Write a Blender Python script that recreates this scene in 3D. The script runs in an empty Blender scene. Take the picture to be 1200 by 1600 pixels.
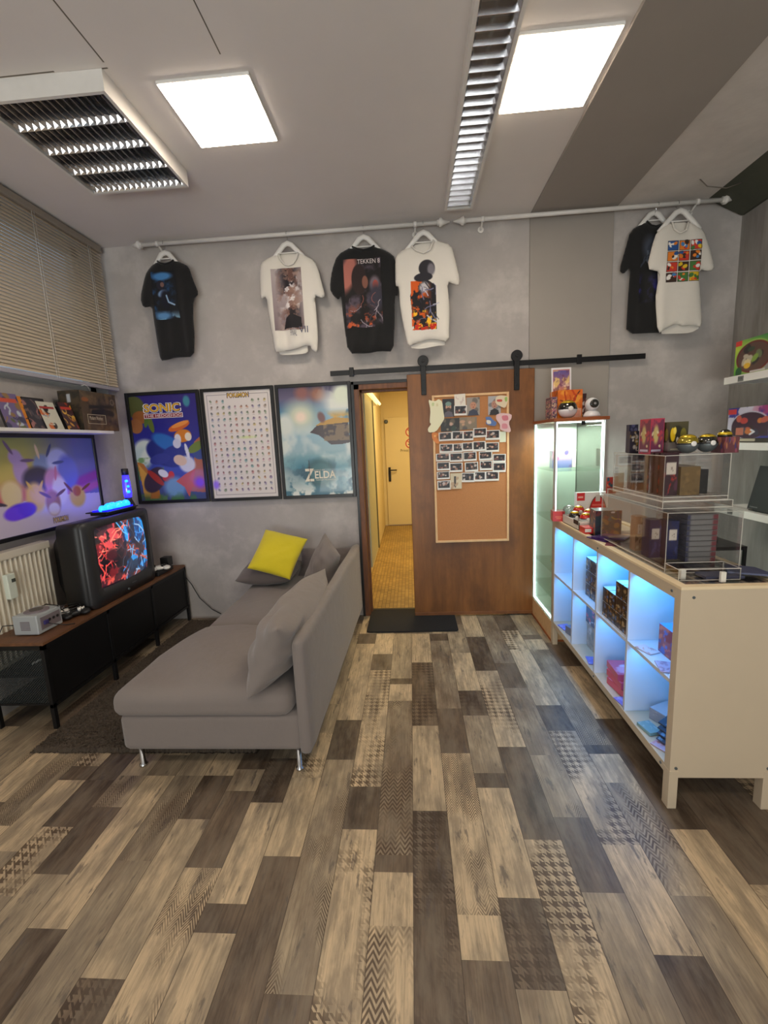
import bpy, bmesh, math, random
import numpy as np
from mathutils import Matrix, Vector

sc = bpy.context.scene
col = sc.collection
PI = math.pi
# ------------------------------------------------------------------ camera
FPX = 683.0
EYE = Vector((0, 0, 1.48))
def _rot():
    cx, cy, cz = math.cos(0.15831564), math.cos(0.06695843), math.cos(-0.04523638)
    sx, sy, sz = math.sin(0.15831564), math.sin(0.06695843), math.sin(-0.04523638)
    B = np.array([[1, 0, 0], [0, 0, -1], [0, 1, 0]], float)
    return (np.array([[cz, -sz, 0], [sz, cz, 0], [0, 0, 1]]) @ np.array([[1, 0, 0], [0, cx, -sx], [0, sx, cx]])
            @ np.array([[cy, 0, sy], [0, 1, 0], [-sy, 0, cy]])) @ B
RC = _rot()
cam_d = bpy.data.cameras.new('camera')
cam = bpy.data.objects.new('camera', cam_d); col.objects.link(cam)
cam_d.sensor_fit = 'HORIZONTAL'; cam_d.sensor_width = 36; cam_d.lens = FPX / 1200 * 36
cam_d.clip_start = .02
m3 = Matrix([[RC[0][i], -RC[1][i], -RC[2][i]] for i in range(3)])
cam.matrix_world = Matrix.Translation(EYE) @ m3.to_4x4()
sc.camera = cam
def at(px, py, **k):
    """point of the room on a plane X=, Y= or Z= seen along a measured direction"""
    d = RC.T @ np.array([(px - 600) / FPX, (py - 800) / FPX, 1])
    for a, i in (('X', 0), ('Y', 1), ('Z', 2)):
        if a in k:
            t = (k[a] - EYE[i]) / d[i]
            return Vector((EYE[0] + t * d[0], EYE[1] + t * d[1], EYE[2] + t * d[2]))
def proj(p):
    v = RC @ (np.array(p, float) - np.array(EYE)); return v[:2] / v[2] * FPX + [600, 800]

# ------------------------------------------------------------------ light and exposure
sc.view_settings.view_transform = 'Standard'; sc.view_settings.look = 'None'
sc.view_settings.gamma = 1; sc.view_settings.use_curve_mapping = False
sc.view_settings.exposure = 0.12
w = bpy.data.worlds.new('world'); sc.world = w; w.use_nodes = True
w.node_tree.nodes['Background'].inputs[0].default_value = (.55, .68, .9, 1)
w.node_tree.nodes['Background'].inputs[1].default_value = .5
CEILING_LAMP = 23.0        # emission of the lit LED panels
DAY = 36.0                 # daylight through the shop window behind the camera
def area(name, loc, rot, sx, sy, power, rgb):
    l = bpy.data.lights.new(name, 'AREA'); l.shape = 'RECTANGLE'; l.size = sx; l.size_y = sy
    l.energy = power; l.color = rgb
    o = bpy.data.objects.new(name, l); o.location = loc; o.rotation_euler = rot; col.objects.link(o); return o
area('daylight', (-.4, -3.3, 1.6), (PI/2, 0, 0), 3.6, 2.2, DAY, (1, .95, .92))
area('ceiling_fill', (-.4, -3.2, .5), (math.radians(140), 0, 0), 3.6, 1.2, DAY * 4.2, (1, .97, .95))  # added fill aimed upward to brighten the ceiling
sc.cycles.use_denoising = True
sc.cycles.max_bounces = 8; sc.cycles.diffuse_bounces = 4; sc.cycles.glossy_bounces = 4
sc.cycles.transparent_max_bounces = 24; sc.cycles.transmission_bounces = 6
sc.cycles.sample_clamp_indirect = 6; sc.cycles.caustics_reflective = False; sc.cycles.caustics_refractive = False

# ------------------------------------------------------------------ materials
def lin(c): return tuple((v / 255 / 12.92) if v / 255 <= .04045 else ((v / 255 + .055) / 1.055) ** 2.4 for v in c)
class NT:
    def __init__(s, name):
        s.m = bpy.data.materials.new(name); s.m.use_nodes = True; s.t = s.m.node_tree; s.b = s.t.nodes['Principled BSDF']
    def n(s, typ, **k):
        o = s.t.nodes.new(typ)
        for a, v in k.items(): setattr(o, a, v)
        return o
    def l(s, a, b): s.t.links.new(a, b)
    def math(s, op, a, b=None, c=None):
        o = s.n('ShaderNodeMath', operation=op)
        for i, v in enumerate((a, b, c)):
            if v is None: continue
            if isinstance(v, (int, float)): o.inputs[i].default_value = v
            else: s.l(v, o.inputs[i])
        return o.outputs[0]
    def mix(s, f, a, b, typ='MIX'):
        o = s.n('ShaderNodeMix', data_type='RGBA', blend_type=typ)
        for i, v in ((0, f), (6, a), (7, b)):
            if isinstance(v, (int, float)): o.inputs[i].default_value = v
            elif isinstance(v, tuple): o.inputs[i].default_value = (*v[:3], 1)
            else: s.l(v, o.inputs[i])
        return o.outputs[2]
    def coords(s, scale=(1, 1, 1), kind='Object', src=None):
        mp = s.n('ShaderNodeMapping'); mp.inputs['Scale'].default_value = scale
        if src is None:
            tc = s.n('ShaderNodeTexCoord'); src = tc.outputs[kind]
        s.l(src, mp.inputs[0]); return mp.outputs[0]
    def noise(s, vec, scale, detail=3, rough=.5):
        o = s.n('ShaderNodeTexNoise'); o.inputs['Scale'].default_value = scale; o.inputs['Detail'].default_value = detail
        o.inputs['Roughness'].default_value = rough; s.l(vec, o.inputs['Vector']); return o.outputs['Fac']
    def ramp(s, f, stops):
        o = s.n('ShaderNodeValToRGB'); cr = o.color_ramp
        while len(cr.elements) < len(stops): cr.elements.new(.5)
        for e, (p, c) in zip(cr.elements, stops):
            e.position = p; e.color = (c, c, c, 1) if isinstance(c, (int, float)) else (*c, 1)
        s.l(f, o.inputs[0]); return o.outputs[0]
    def bump(s, h, strength=.3, dist=.01):
        o = s.n('ShaderNodeBump'); o.inputs['Strength'].default_value = strength; o.inputs['Distance'].default_value = dist
        s.l(h, o.inputs['Height']); s.l(o.outputs[0], s.b.inputs['Normal'])
def mat(name, rgb, rough=.6, metal=0, var=0, vscale=8, stretch=(1, 1, 1), bump=0, bscale=60, emit=0, emitc=None, coat=0, sheen=0):
    t = NT(name); c = lin(rgb); b = t.b
    b.inputs['Base Color'].default_value = (*c, 1); b.inputs['Roughness'].default_value = rough; b.inputs['Metallic'].default_value = metal
    if coat: b.inputs['Coat Weight'].default_value = coat
    if sheen: b.inputs['Sheen Weight'].default_value = sheen
    if var:
        v = t.coords(stretch); f = t.noise(v, vscale, 5, .6)
        f = t.ramp(f, [(.3, 0.0), (.7, 1.0)])
        t.l(t.mix(f, tuple(x * (1 - var) for x in c), tuple(min(1, x * (1 + var)) for x in c)), b.inputs['Base Color'])
    if bump:
        v = t.coords(stretch); t.bump(t.noise(v, bscale, 3), bump, .004)
    if emit:
        b.inputs['Emission Color'].default_value = (*lin(emitc or rgb), 1); b.inputs['Emission Strength'].default_value = emit
    return t.m
def glass(name, tint=(235, 245, 240), refl=.10, rough=.02):
    t = NT(name); t.t.nodes.remove(t.b)
    tr = t.n('ShaderNodeBsdfTransparent'); tr.inputs[0].default_value = (*lin(tint), 1)
    gl = t.n('ShaderNodeBsdfGlossy'); gl.inputs['Roughness'].default_value = rough
    fr = t.n('ShaderNodeLayerWeight'); fr.inputs[0].default_value = .25
    f = t.math('MULTIPLY_ADD', fr.outputs['Fresnel'], .35, refl * .08)
    mx = t.n('ShaderNodeMixShader'); t.l(f, mx.inputs[0]); t.l(tr.outputs[0], mx.inputs[1]); t.l(gl.outputs[0], mx.inputs[2])
    t.l(mx.outputs[0], t.t.nodes['Material Output'].inputs[0]); return t.m
def printed(name, rough=.35, emit=0, coat=0):
    t = NT(name); a = t.n('ShaderNodeAttribute', attribute_name='Col')
    t.l(a.outputs['Color'], t.b.inputs['Base Color']); t.b.inputs['Roughness'].default_value = rough
    t.b.inputs['Coat Weight'].default_value = coat
    if emit:
        t.l(a.outputs['Color'], t.b.inputs['Emission Color']); t.b.inputs['Emission Strength'].default_value = emit
    return t.m

def plaster(name, a, b, streak=(1, 1, 1), sc1=1.6):
    t = NT(name); v = t.coords(streak)
    n1 = t.ramp(t.noise(v, sc1, 6, .62), [(.32, 0.0), (.68, 1.0)])
    c = t.mix(n1, lin(a), lin(b))
    n2 = t.ramp(t.noise(v, 3.2, 6, .62), [(.5, 0.0), (.72, 1.0)])
    c = t.mix(t.math('MULTIPLY', n2, .42), c, tuple(min(1, x * 1.35) for x in lin(b)))
    t.l(c, t.b.inputs['Base Color']); t.b.inputs['Roughness'].default_value = .75
    t.bump(t.noise(v, 14, 6, .7), .12, .01); return t.m
M = {}
M['wall'] = plaster('grey_limewash_plaster', (166, 160, 157), (190, 184, 180))
M['wallr'] = plaster('streaked_grey_plaster', (122, 118, 114), (158, 154, 150), (3, 3, .5), 2.2)
M['ceil'] = mat('ceiling_paint', (224, 218, 214), .8, var=.04, vscale=1.2, bump=.08, bscale=30)
M['ceil2'] = mat('rough_ceiling_paint', (214, 207, 201), .85, var=.07, vscale=6, bump=.3, bscale=25)
M['board'] = mat('grey_board', (158, 151, 144), .7, var=.03, vscale=3)
M['white'] = mat('white_plastic', (232, 230, 226), .45)
M['whitem'] = mat('white_metal_paint', (226, 223, 218), .35, var=.04, vscale=10)
M['crack'] = mat('ceiling_crack', (110, 102, 92), .9)
M['lamp'] = mat('lit_diffuser', (255, 244, 226), .5, emit=CEILING_LAMP, emitc=(255, 238, 216))
M['chrome'] = mat('chrome', (215, 216, 218), .12, 1)
M['louver'] = mat('louver_aluminium', (222, 222, 224), .15, 1)
M['tube'] = mat('fluorescent_tube', (235, 235, 228), .3)
M['black'] = mat('black_plastic', (26, 26, 28), .45, bump=.05, bscale=300)
M['blackm'] = mat('black_steel', (24, 24, 26), .4, .3)
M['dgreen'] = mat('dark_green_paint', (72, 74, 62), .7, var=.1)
M['frame'] = mat('black_frame', (20, 20, 22), .35)
M['kallax'] = mat('white_laminate', (200, 184, 160), .42, var=.02, vscale=5)
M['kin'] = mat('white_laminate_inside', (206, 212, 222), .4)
M['sofa'] = None; M['rug'] = None
M['print'] = printed('printed_paper', .4); M['cloth_print'] = printed('shirt_print', .8); M['carton'] = printed('printed_carton', .3, coat=.2)
M['glossprint'] = printed('poster_under_clear_sheet', .3, coat=.25)
M['glass'] = glass('clear_glass', (250, 253, 251)); M['acryl'] = glass('clear_acrylic', (253, 253, 253), .25, .04)
M['green_glass'] = glass('greenish_glass', (249, 253, 250), .15)
M['edge'] = mat('acrylic_edge', (226, 222, 212), .25)
M['mat'] = mat('black_doormat', (30, 30, 33), .95, bump=.8, bscale=500)
M['steelg'] = mat('grey_steel', (96, 104, 108), .45, .4)

def fabric(name, rgb, scale=900, var=.12):
    t = NT(name); c = lin(rgb); v = t.coords()
    n = t.noise(v, scale, 2); n2 = t.noise(v, 7, 4)
    f = t.math('MULTIPLY_ADD', n2, .5, t.math('MULTIPLY', n, .5))
    t.l(t.mix(f, tuple(x * (1 - var) for x in c), tuple(x * (1 + var) for x in c)), t.b.inputs['Base Color'])
    t.b.inputs['Roughness'].default_value = .92; t.b.inputs['Sheen Weight'].default_value = .25
    t.bump(t.math('ADD', t.math('MULTIPLY', n, .2), t.noise(v, 16, 4)), .35, .012); return t.m
M['sofa'] = fabric('grey_sofa_fabric', (124, 115, 111))
M['sofad'] = fabric('darker_sofa_fabric', (104, 95, 93))
M['yellow'] = fabric('yellow_satin', (214, 196, 32)); 
M['shirtw'] = fabric('white_cotton', (226, 221, 212), 1200, .04); M['shirtb'] = fabric('black_cotton', (17, 17, 19), 1200, .1)

def wood(name, a, b, stretch=(1, 1, 1), sc1=6, rough=.45, patch=0, patchc=(60, 35, 15)):
    t = NT(name); v = t.coords(stretch)
    f = t.ramp(t.noise(v, sc1, 8, .65), [(.3, 0.0), (.72, 1.0)])
    c = t.mix(f, lin(a), lin(b))
    if patch:
        v2 = t.coords((1.2, 1.2, .7)); p = t.ramp(t.noise(v2, 3.5, 5, .6), [(.5, 0.0), (.75, 1.0)])
        c = t.mix(t.math('MULTIPLY', p, patch), c, lin(patchc))
    t.l(c, t.b.inputs['Base Color']); t.b.inputs['Roughness'].default_value = rough
    t.bump(t.noise(v, sc1 * 4, 4), .1, .003); return t.m
M['barn'] = wood('stained_brown_wood', (98, 58, 22), (146, 92, 42), (4, 4, .55), 2.2, .42, .75, (72, 40, 16))
M['doorframe'] = wood('door_frame_wood', (84, 48, 26), (132, 82, 48), (8, 8, 1), 5, .5)
M['pale_wood'] = wood('pale_wood', (216, 174, 124), (232, 194, 146), (2, 2, 2), 9, .5)
M['cab_wood'] = wood('cherry_wood', (140, 72, 34), (168, 94, 48), (1, 8, 8), 5, .4)
M['bench_wood'] = wood('rustic_brown_top', (84, 54, 36), (122, 82, 54), (8, 1, 8), 4, .5)
M['cork'] = mat('cork', (186, 128, 82), .9, var=.13, vscale=260, bump=.3, bscale=200)

def floor_material():
    t = NT('printed_plank_vinyl')
    a = t.n('ShaderNodeAttribute', attribute_name='Plank'); sp = t.n('ShaderNodeSeparateColor'); t.l(a.outputs['Color'], sp.inputs[0])
    tone, pat, seed = sp.outputs[0], sp.outputs[1], sp.outputs[2]
    uv = t.n('ShaderNodeUVMap', uv_map='UVMap'); su = t.n('ShaderNodeSeparateXYZ'); t.l(uv.outputs[0], su.inputs[0]); U, V = su.outputs[0], su.outputs[1]
    cb = t.n('ShaderNodeCombineXYZ'); t.l(U, cb.inputs[0]); t.l(V, cb.inputs[1]); t.l(t.math('MULTIPLY', seed, 37.0), cb.inputs[2])
    P = cb.outputs[0]
    g4 = t.noise(t.coords((7, 2.4, 1), src=P), 1.7, 4, .6)            # cloudy wear over the plank
    g1 = t.noise(t.coords((70, 3.4, 1), src=P), 1.8, 6, .72)          # fine long grain
    g2 = t.noise(t.coords((12, 3.2, 1), src=P), 1.5, 5, .65)          # broad staining
    g3 = t.noise(t.coords((16, 3.6, 1.3), src=P), 2.0, 6, .62)           # worn spots
    tone2 = t.math('ADD', tone, t.math('MULTIPLY', t.math('SUBTRACT', t.ramp(g4, [(.33, 0.0), (.67, 1.0)]), .5), .34))
    base = t.ramp(tone2, [(.04, lin((74, 62, 52))), (.35, lin((118, 101, 84))), (.6, lin((160, 144, 121))), (.92, lin((204, 181, 148)))])
    grain = t.ramp(g1, [(.32, .62), (.5, .98), (.68, 1.16)])
    c = t.mix(1.0, base, grain, 'MULTIPLY')
    st = t.ramp(g2, [(.44, 0.0), (.62, 1.0)])
    c = t.mix(t.math('MULTIPLY', st, .6), c, lin((122, 110, 96)))
    spots = t.ramp(g3, [(.60, 0.0), (.66, 1.0)])
    c = t.mix(t.math('MULTIPLY', spots, .65), c, lin((88, 80, 76)))
    # patterns
    def frac(x): return t.math('FRACT', x)
    hk = 30.0
    x = frac(t.math('MULTIPLY', U, hk)); y = frac(t.math('MULTIPLY', V, hk))
    xa = t.math('LESS_THAN', x, .5); ya = t.math('LESS_THAN', y, .5)
    dg = t.math('LESS_THAN', frac(t.math('MULTIPLY', t.math('ADD', x, y), 2.0)), .5)
    both = t.math('MULTIPLY', xa, ya); xor = t.math('ABSOLUTE', t.math('SUBTRACT', xa, ya))
    hound = t.math('MAXIMUM', both, t.math('MULTIPLY', xor, dg))
    tri = t.math('ABSOLUTE', t.math('SUBTRACT', frac(t.math('MULTIPLY', U, 22.0)), .5))
    herr = t.math('GREATER_THAN', frac(t.math('ADD', t.math('MULTIPLY', V, 72.0), t.math('MULTIPLY', tri, 5.5))), .5)
    tri2 = t.math('ABSOLUTE', t.math('SUBTRACT', frac(t.math('MULTIPLY', U, 28.0)), .5))
    chev = t.math('GREATER_THAN', frac(t.math('ADD', t.math('MULTIPLY', V, 45.0), t.math('MULTIPLY', tri2, 2.6))), .5)
    ish = t.math('COMPARE', pat, .4, .1); isv = t.math('COMPARE', pat, .65, .1); isc = t.math('COMPARE', pat, .9, .1)
    pm = t.math('ADD', t.math('ADD', t.math('MULTIPLY', hound, ish), t.math('MULTIPLY', herr, isv)), t.math('MULTIPLY', chev, isc))
    fade = t.ramp(t.noise(t.coords((5, 3.0, 1), src=P), 1.3, 3, .5), [(.44, 0.0), (.58, 1.0)])
    on_dark = t.math('LESS_THAN', tone, .3)
    pc = t.mix(on_dark, lin((74, 56, 42)), lin((66, 53, 43)))
    c = t.mix(t.math('MULTIPLY', t.math('MULTIPLY', pm, fade), .85), c, pc)
    # long seams
    W_ = .137
    sm = t.math('ADD', t.math('LESS_THAN', U, .0013), t.math('GREATER_THAN', U, W_ - .0013))
    c = t.mix(t.math('MULTIPLY', sm, .75), c, lin((66, 54, 42)))
    t.l(c, t.b.inputs['Base Color'])
    t.b.inputs['Roughness'].default_value = .42; t.b.inputs['Specular IOR Level'].default_value = .4
    t.bump(t.math('ADD', t.math('MULTIPLY', g1, .6), t.math('MULTIPLY', pm, .15)), .12, .002)
    return t.m
M['floor'] = floor_material()

# ------------------------------------------------------------------ mesh helpers
WORLD = {}
class MB:
    def __init__(s): s.bm = bmesh.new()
    def box(s, x0, x1, y0, y1, z0, z1, mi=0):
        v = [s.bm.verts.new(p) for p in ((x0, y0, z0), (x1, y0, z0), (x1, y1, z0), (x0, y1, z0), (x0, y0, z1), (x1, y0, z1), (x1, y1, z1), (x0, y1, z1))]
        for f in ((3, 2, 1, 0), (4, 5, 6, 7), (0, 1, 5, 4), (1, 2, 6, 5), (2, 3, 7, 6), (3, 0, 4, 7)):
            s.bm.faces.new([v[i] for i in f]).material_index = mi
        return s
    def tube(s, pts, r, seg=10, cap=True, mi=0, squash=None):
        pts = [Vector(p) for p in pts]; rs = r if isinstance(r, (list, tuple)) else [r] * len(pts)
        rings = []; up = None
        for i, p in enumerate(pts):
            d = ((pts[min(i + 1, len(pts) - 1)] - pts[max(i - 1, 0)])).normalized()
            if up is None: up = Vector((0, 0, 1)) if abs(d.z) < .9 else Vector((1, 0, 0))
            a = d.cross(up).normalized(); b = a.cross(d).normalized(); up = b
            sq = squash or (1, 1)
            rings.append([s.bm.verts.new(p + (a * math.cos(q) * sq[0] + b * math.sin(q) * sq[1]) * rs[i]) for q in [2 * PI * k / seg for k in range(seg)]])
        for A, B in zip(rings, rings[1:]):
            for k in range(seg):
                f = s.bm.faces.new((A[k], A[(k + 1) % seg], B[(k + 1) % seg], B[k])); f.smooth = True; f.material_index = mi
        if cap:
            for R_ in (rings[0][::-1], rings[-1]): s.bm.faces.new(R_).material_index = mi
        return s
    def cyl(s, p0, p1, r0, r1=None, seg=20, mi=0): return s.tube([p0, p1], [r0, r0 if r1 is None else r1], seg, mi=mi)
    def lathe(s, prof, c, seg=24, mi=0, axis='z'):
        rings = []
        for r, z in prof:
            ring = []
            for k in range(seg):
                q = 2 * PI * k / seg; x, y = r * math.cos(q), r * math.sin(q)
                p = (c[0] + x, c[1] + y, c[2] + z) if axis == 'z' else ((c[0] + x, c[1] + z, c[2] + y) if axis == 'y' else (c[0] + z, c[1] + x, c[2] + y))
                ring.append(s.bm.verts.new(p))
            rings.append(ring)
        for A, B in zip(rings, rings[1:]):
            for k in range(seg):
                f = s.bm.faces.new((A[k], A[(k + 1) % seg], B[(k + 1) % seg], B[k])); f.smooth = True; f.material_index = mi
        for R_ in (rings[0][::-1], rings[-1]):
            s.bm.faces.new(R_).material_index = mi
        return s
    def prism(s, pts, plane, d0, d1, mi=0):
        def P(a, b, d): return {'xz': (a, d, b), 'yz': (d, a, b), 'xy': (a, b, d)}[plane]
        A = [s.bm.verts.new(P(a, b, d0)) for a, b in pts]; B = [s.bm.verts.new(P(a, b, d1)) for a, b in pts]
        n = len(pts)
        s.bm.faces.new(A).material_index = mi; s.bm.faces.new(B[::-1]).material_index = mi
        for i in range(n): s.bm.faces.new((A[i], B[i], B[(i + 1) % n], A[(i + 1) % n])).material_index = mi
        return s
    def ball(s, c, r, sc_=(1, 1, 1), sub=2, mi=0, jit=0, seed=0):
        rnd = random.Random(seed)
        r_ = bmesh.ops.create_icosphere(s.bm, subdivisions=sub, radius=1)
        for v in r_['verts']:
            k = 1 + rnd.uniform(-jit, jit)
            v.co = Vector((v.co.x * r * sc_[0] * k + c[0], v.co.y * r * sc_[1] * k + c[1], v.co.z * r * sc_[2] * k + c[2]))
            for f in v.link_faces: f.smooth = True; f.material_index = mi
        return s
    def xf(s, m): bmesh.ops.transform(s.bm, matrix=m, verts=s.bm.verts); return s
    def build(s, name, mats, parent=None, bevel=0, smooth=False, seg=2, label=None, sub=0):
        bmesh.ops.recalc_face_normals(s.bm, faces=s.bm.faces)
        me = bpy.data.meshes.new(name); s.bm.to_mesh(me); s.bm.free()
        return finish(name, me, mats, parent, bevel, smooth, seg, label, sub)
def finish(name, me, mats, parent=None, bevel=0, smooth=False, seg=2, label=None, sub=0):
    for m in (mats if isinstance(mats, (list, tuple)) else [mats]): me.materials.append(m)
    if smooth: me.polygons.foreach_set('use_smooth', [True] * len(me.polygons))
    o = bpy.data.objects.new(name, me); col.objects.link(o)
    if bevel:
        b = o.modifiers.new('bevel', 'BEVEL'); b.width = bevel; b.segments = seg; b.limit_method = 'ANGLE'; b.angle_limit = .6
        b.harden_normals = False
    if sub:
        q = o.modifiers.new('sub', 'SUBSURF'); q.levels = q.render_levels = sub
    WORLD[o.name] = Matrix.Identity(4)
    if parent: o.parent = parent; o.matrix_parent_inverse = WORLD[parent.name].inverted()
    if label: o['label'] = label
    return o
def thing(name, label, cat, loc, group=None):
    o = bpy.data.objects.new(name, None); col.objects.link(o); o.location = loc; o.empty_display_size = .05
    WORLD[o.name] = Matrix.Translation(Vector(loc)); return tag(o, label, cat, group)
def tag(o, label, cat, group=None, kind=None):
    o['label'] = label; o['category'] = cat
    if group: o['group'] = group
    if kind: o['kind'] = kind
    return o
def struct(o): o['kind'] = 'structure'; return o
def dup(root, off, label=None):
    r = root.copy(); col.objects.link(r); r.location = root.location + Vector(off); WORLD[r.name] = WORLD[root.name]
    if label: r['label'] = label
    def kids(a, b):
        for ch in list(a.children):
            c = ch.copy(); col.objects.link(c); c.parent = b; kids(ch, c)
    kids(root, r); return r

# numpy paint canvas -> coloured grid mesh
class CV:
    def __init__(s, W_, H_, c=(255, 255, 255)):
        s.W, s.H = W_, H_; s.a = np.ones((H_, W_, 3)) * (np.array(c) / 255)
        s.u, s.v = np.meshgrid((np.arange(W_)) / (W_ - 1), (np.arange(H_)) / (H_ - 1))
        s.asp = H_ / W_
    def put(s, m, c, a=1):
        m = (np.clip(m, 0, 1) * a)[..., None]; s.a = s.a * (1 - m) + np.array(c) / 255 * m; return s
    def grad(s, stops, ang=90):
        t = s.u * math.cos(math.radians(ang)) + s.v * math.sin(math.radians(ang)); t = (t - t.min()) / (t.max() - t.min())
        xs = [p for p, _ in stops]
        s.a = np.stack([np.interp(t, xs, [c[i] / 255 for _, c in stops]) for i in range(3)], -1); return s
    def ell(s, cx, cy, rx, ry, c, rot=0, soft=.12, a=1):
        q = math.radians(rot); dx = s.u - cx; dy = (s.v - cy) * s.asp
        X = (dx * math.cos(q) + dy * math.sin(q)) / rx; Y = (-dx * math.sin(q) + dy * math.cos(q)) / (ry * s.asp)
        return s.put((1 - np.sqrt(X * X + Y * Y)) / soft + .5, c, a)
    def rect(s, x0, y0, x1, y1, c, a=1): return s.put(((s.u >= x0) & (s.u <= x1) & (s.v >= y0) & (s.v <= y1)).astype(float), c, a)
    def poly(s, pts, c, a=1):
        m = np.zeros_like(s.u, bool); n = len(pts)
        for i in range(n):
            (x1, y1), (x2, y2) = pts[i], pts[(i + 1) % n]
            if y1 == y2: continue
            m ^= ((s.v >= min(y1, y2)) & (s.v < max(y1, y2))) & (s.u < (x2 - x1) * (s.v - y1) / (y2 - y1) + x1)
        return s.put(m.astype(float), c, a)
    def line(s, pts, wd, c, a=1):
        d = np.full_like(s.u, 9.)
        for (x1, y1), (x2, y2) in zip(pts, pts[1:]):
            ax, ay, bx, by = x1, y1 * s.asp, x2, y2 * s.asp; L = (bx - ax) ** 2 + (by - ay) ** 2 + 1e-9
            t = np.clip(((s.u - ax) * (bx - ax) + (s.v * s.asp - ay) * (by - ay)) / L, 0, 1)
            d = np.minimum(d, np.hypot(s.u - ax - t * (bx - ax), s.v * s.asp - ay - t * (by - ay)))
        return s.put((wd - d) / (wd * .4) + .5, c, a)
    def fbm(s, seed, k=4, octv=4, sx=1, sy=1):
        r = np.random.RandomState(seed); out = np.zeros_like(s.u); amp = 1; tot = 0
        for o_ in range(octv):
            nx, ny = max(2, int(k * sx)), max(2, int(k * s.asp * sy)); g = r.rand(ny + 2, nx + 2)
            x = s.u * nx; y = s.v * ny; i = x.astype(int); j = y.astype(int); fx = x - i; fy = y - j
            fx = fx * fx * (3 - 2 * fx); fy = fy * fy * (3 - 2 * fy)
            out += amp * ((g[j, i] * (1 - fx) + g[j, i + 1] * fx) * (1 - fy) + (g[j + 1, i] * (1 - fx) + g[j + 1, i + 1] * fx) * fy)
            tot += amp; amp *= .55; k *= 2
        return out / tot
    def cloud(s, c, seed, k=3, lo=.45, hi=.6, mask=1, a=1, sx=1, sy=1): return s.put(np.clip((s.fbm(seed, k, 4, sx, sy) - lo) / (hi - lo), 0, 1) * mask, c, a)
    def blobs(s, n, cols, seed, r0=.04, r1=.14, x0=0, x1=1, y0=0, y1=1):
        r = random.Random(seed)
        for _ in range(n): s.ell(r.uniform(x0, x1), r.uniform(y0, y1), r.uniform(r0, r1), r.uniform(r0, r1) / s.asp, r.choice(cols), r.uniform(0, 180), .25)
        return s
    def strokes(s, n, cols, seed, wd=.02, x0=0, x1=1, y0=0, y1=1):
        r = random.Random(seed)
        for _ in range(n):
            x, y = r.uniform(x0, x1), r.uniform(y0, y1); q = r.uniform(0, 6.3); pts = [(x, y)]
            for _k in range(4): q += r.uniform(-.7, .7); x += math.cos(q) * .09; y += math.sin(q) * .09 / s.asp; pts.append((x, y))
            s.line(pts, wd * r.uniform(.5, 1.3), r.choice(cols))
        return s
def lin_arr(a): return np.where(a <= .04045, a / 12.92, ((np.clip(a, 0, 1) + .055) / 1.055) ** 2.4)
def cv_faces(cv, O, Uv, Vv, depth=None):
    H_, W_ = cv.H, cv.W; O = np.array(O, float); Uv = np.array(Uv, float); Vv = np.array(Vv, float)
    P = O + cv.u[..., None] * Uv + cv.v[..., None] * Vv
    if depth is not None: P = depth(P)
    idx = np.arange(W_ * H_).reshape(H_, W_)
    F = np.stack([idx[:-1, :-1], idx[:-1, 1:], idx[1:, 1:], idx[1:, :-1]], -1).reshape(-1, 4)
    return P.reshape(-1, 3), F, lin_arr(cv.a).reshape(-1, 3)
def grid_obj(name, parts, mats, parent=None, xf=None, label=None, smooth=True):
    Vs, Fs, Cs, n = [], [], [], 0
    for P, F, C in parts: Vs.append(P); Fs.append(F + n); Cs.append(C); n += len(P)
    V = np.concatenate(Vs); F = np.concatenate(Fs); C = np.concatenate(Cs)
    me = bpy.data.meshes.new(name); me.from_pydata(V.tolist(), [], F.tolist())
    if xf is not None: me.transform(xf)
    ca = me.color_attributes.new('Col', 'FLOAT_COLOR', 'POINT')
    ca.data.foreach_set('color', np.c_[C, np.ones(len(C))].astype(np.float32).ravel())
    return finish(name, me, mats, parent, smooth=smooth, label=label)
def decal(name, cv, O, Uv, Vv, m, parent=None, depth=None, xf=None, label=None):
    return grid_obj(name, [cv_faces(cv, O, Uv, Vv, depth)], m, parent, xf, label)
def carton(name, x0, x1, y0, y1, z0, z1, front=None, side=None, top=None, base=(60, 60, 60), m='carton', parent=None, xf=None, right=None):
    """box with printed faces: front faces -Y, side faces -X"""
    def pl(c): return CV(2, 2, base) if c is None else c
    ps = [cv_faces(pl(front), (x0, y0, z0), (x1 - x0, 0, 0), (0, 0, z1 - z0)), cv_faces(pl(side), (x0, y1, z0), (0, y0 - y1, 0), (0, 0, z1 - z0)),
          cv_faces(pl(top), (x0, y0, z1), (x1 - x0, 0, 0), (0, y1 - y0, 0)), cv_faces(pl(right), (x1, y0, z0), (0, y1 - y0, 0), (0, 0, z1 - z0)),
          cv_faces(CV(2, 2, base), (x1, y1, z0), (x0 - x1, 0, 0), (0, 0, z1 - z0)), cv_faces(CV(2, 2, base), (x0, y1, z0), (x1 - x0, 0, 0), (0, y0 - y1, 0))]
    return grid_obj(name, ps, M[m], parent, xf, smooth=False)
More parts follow.
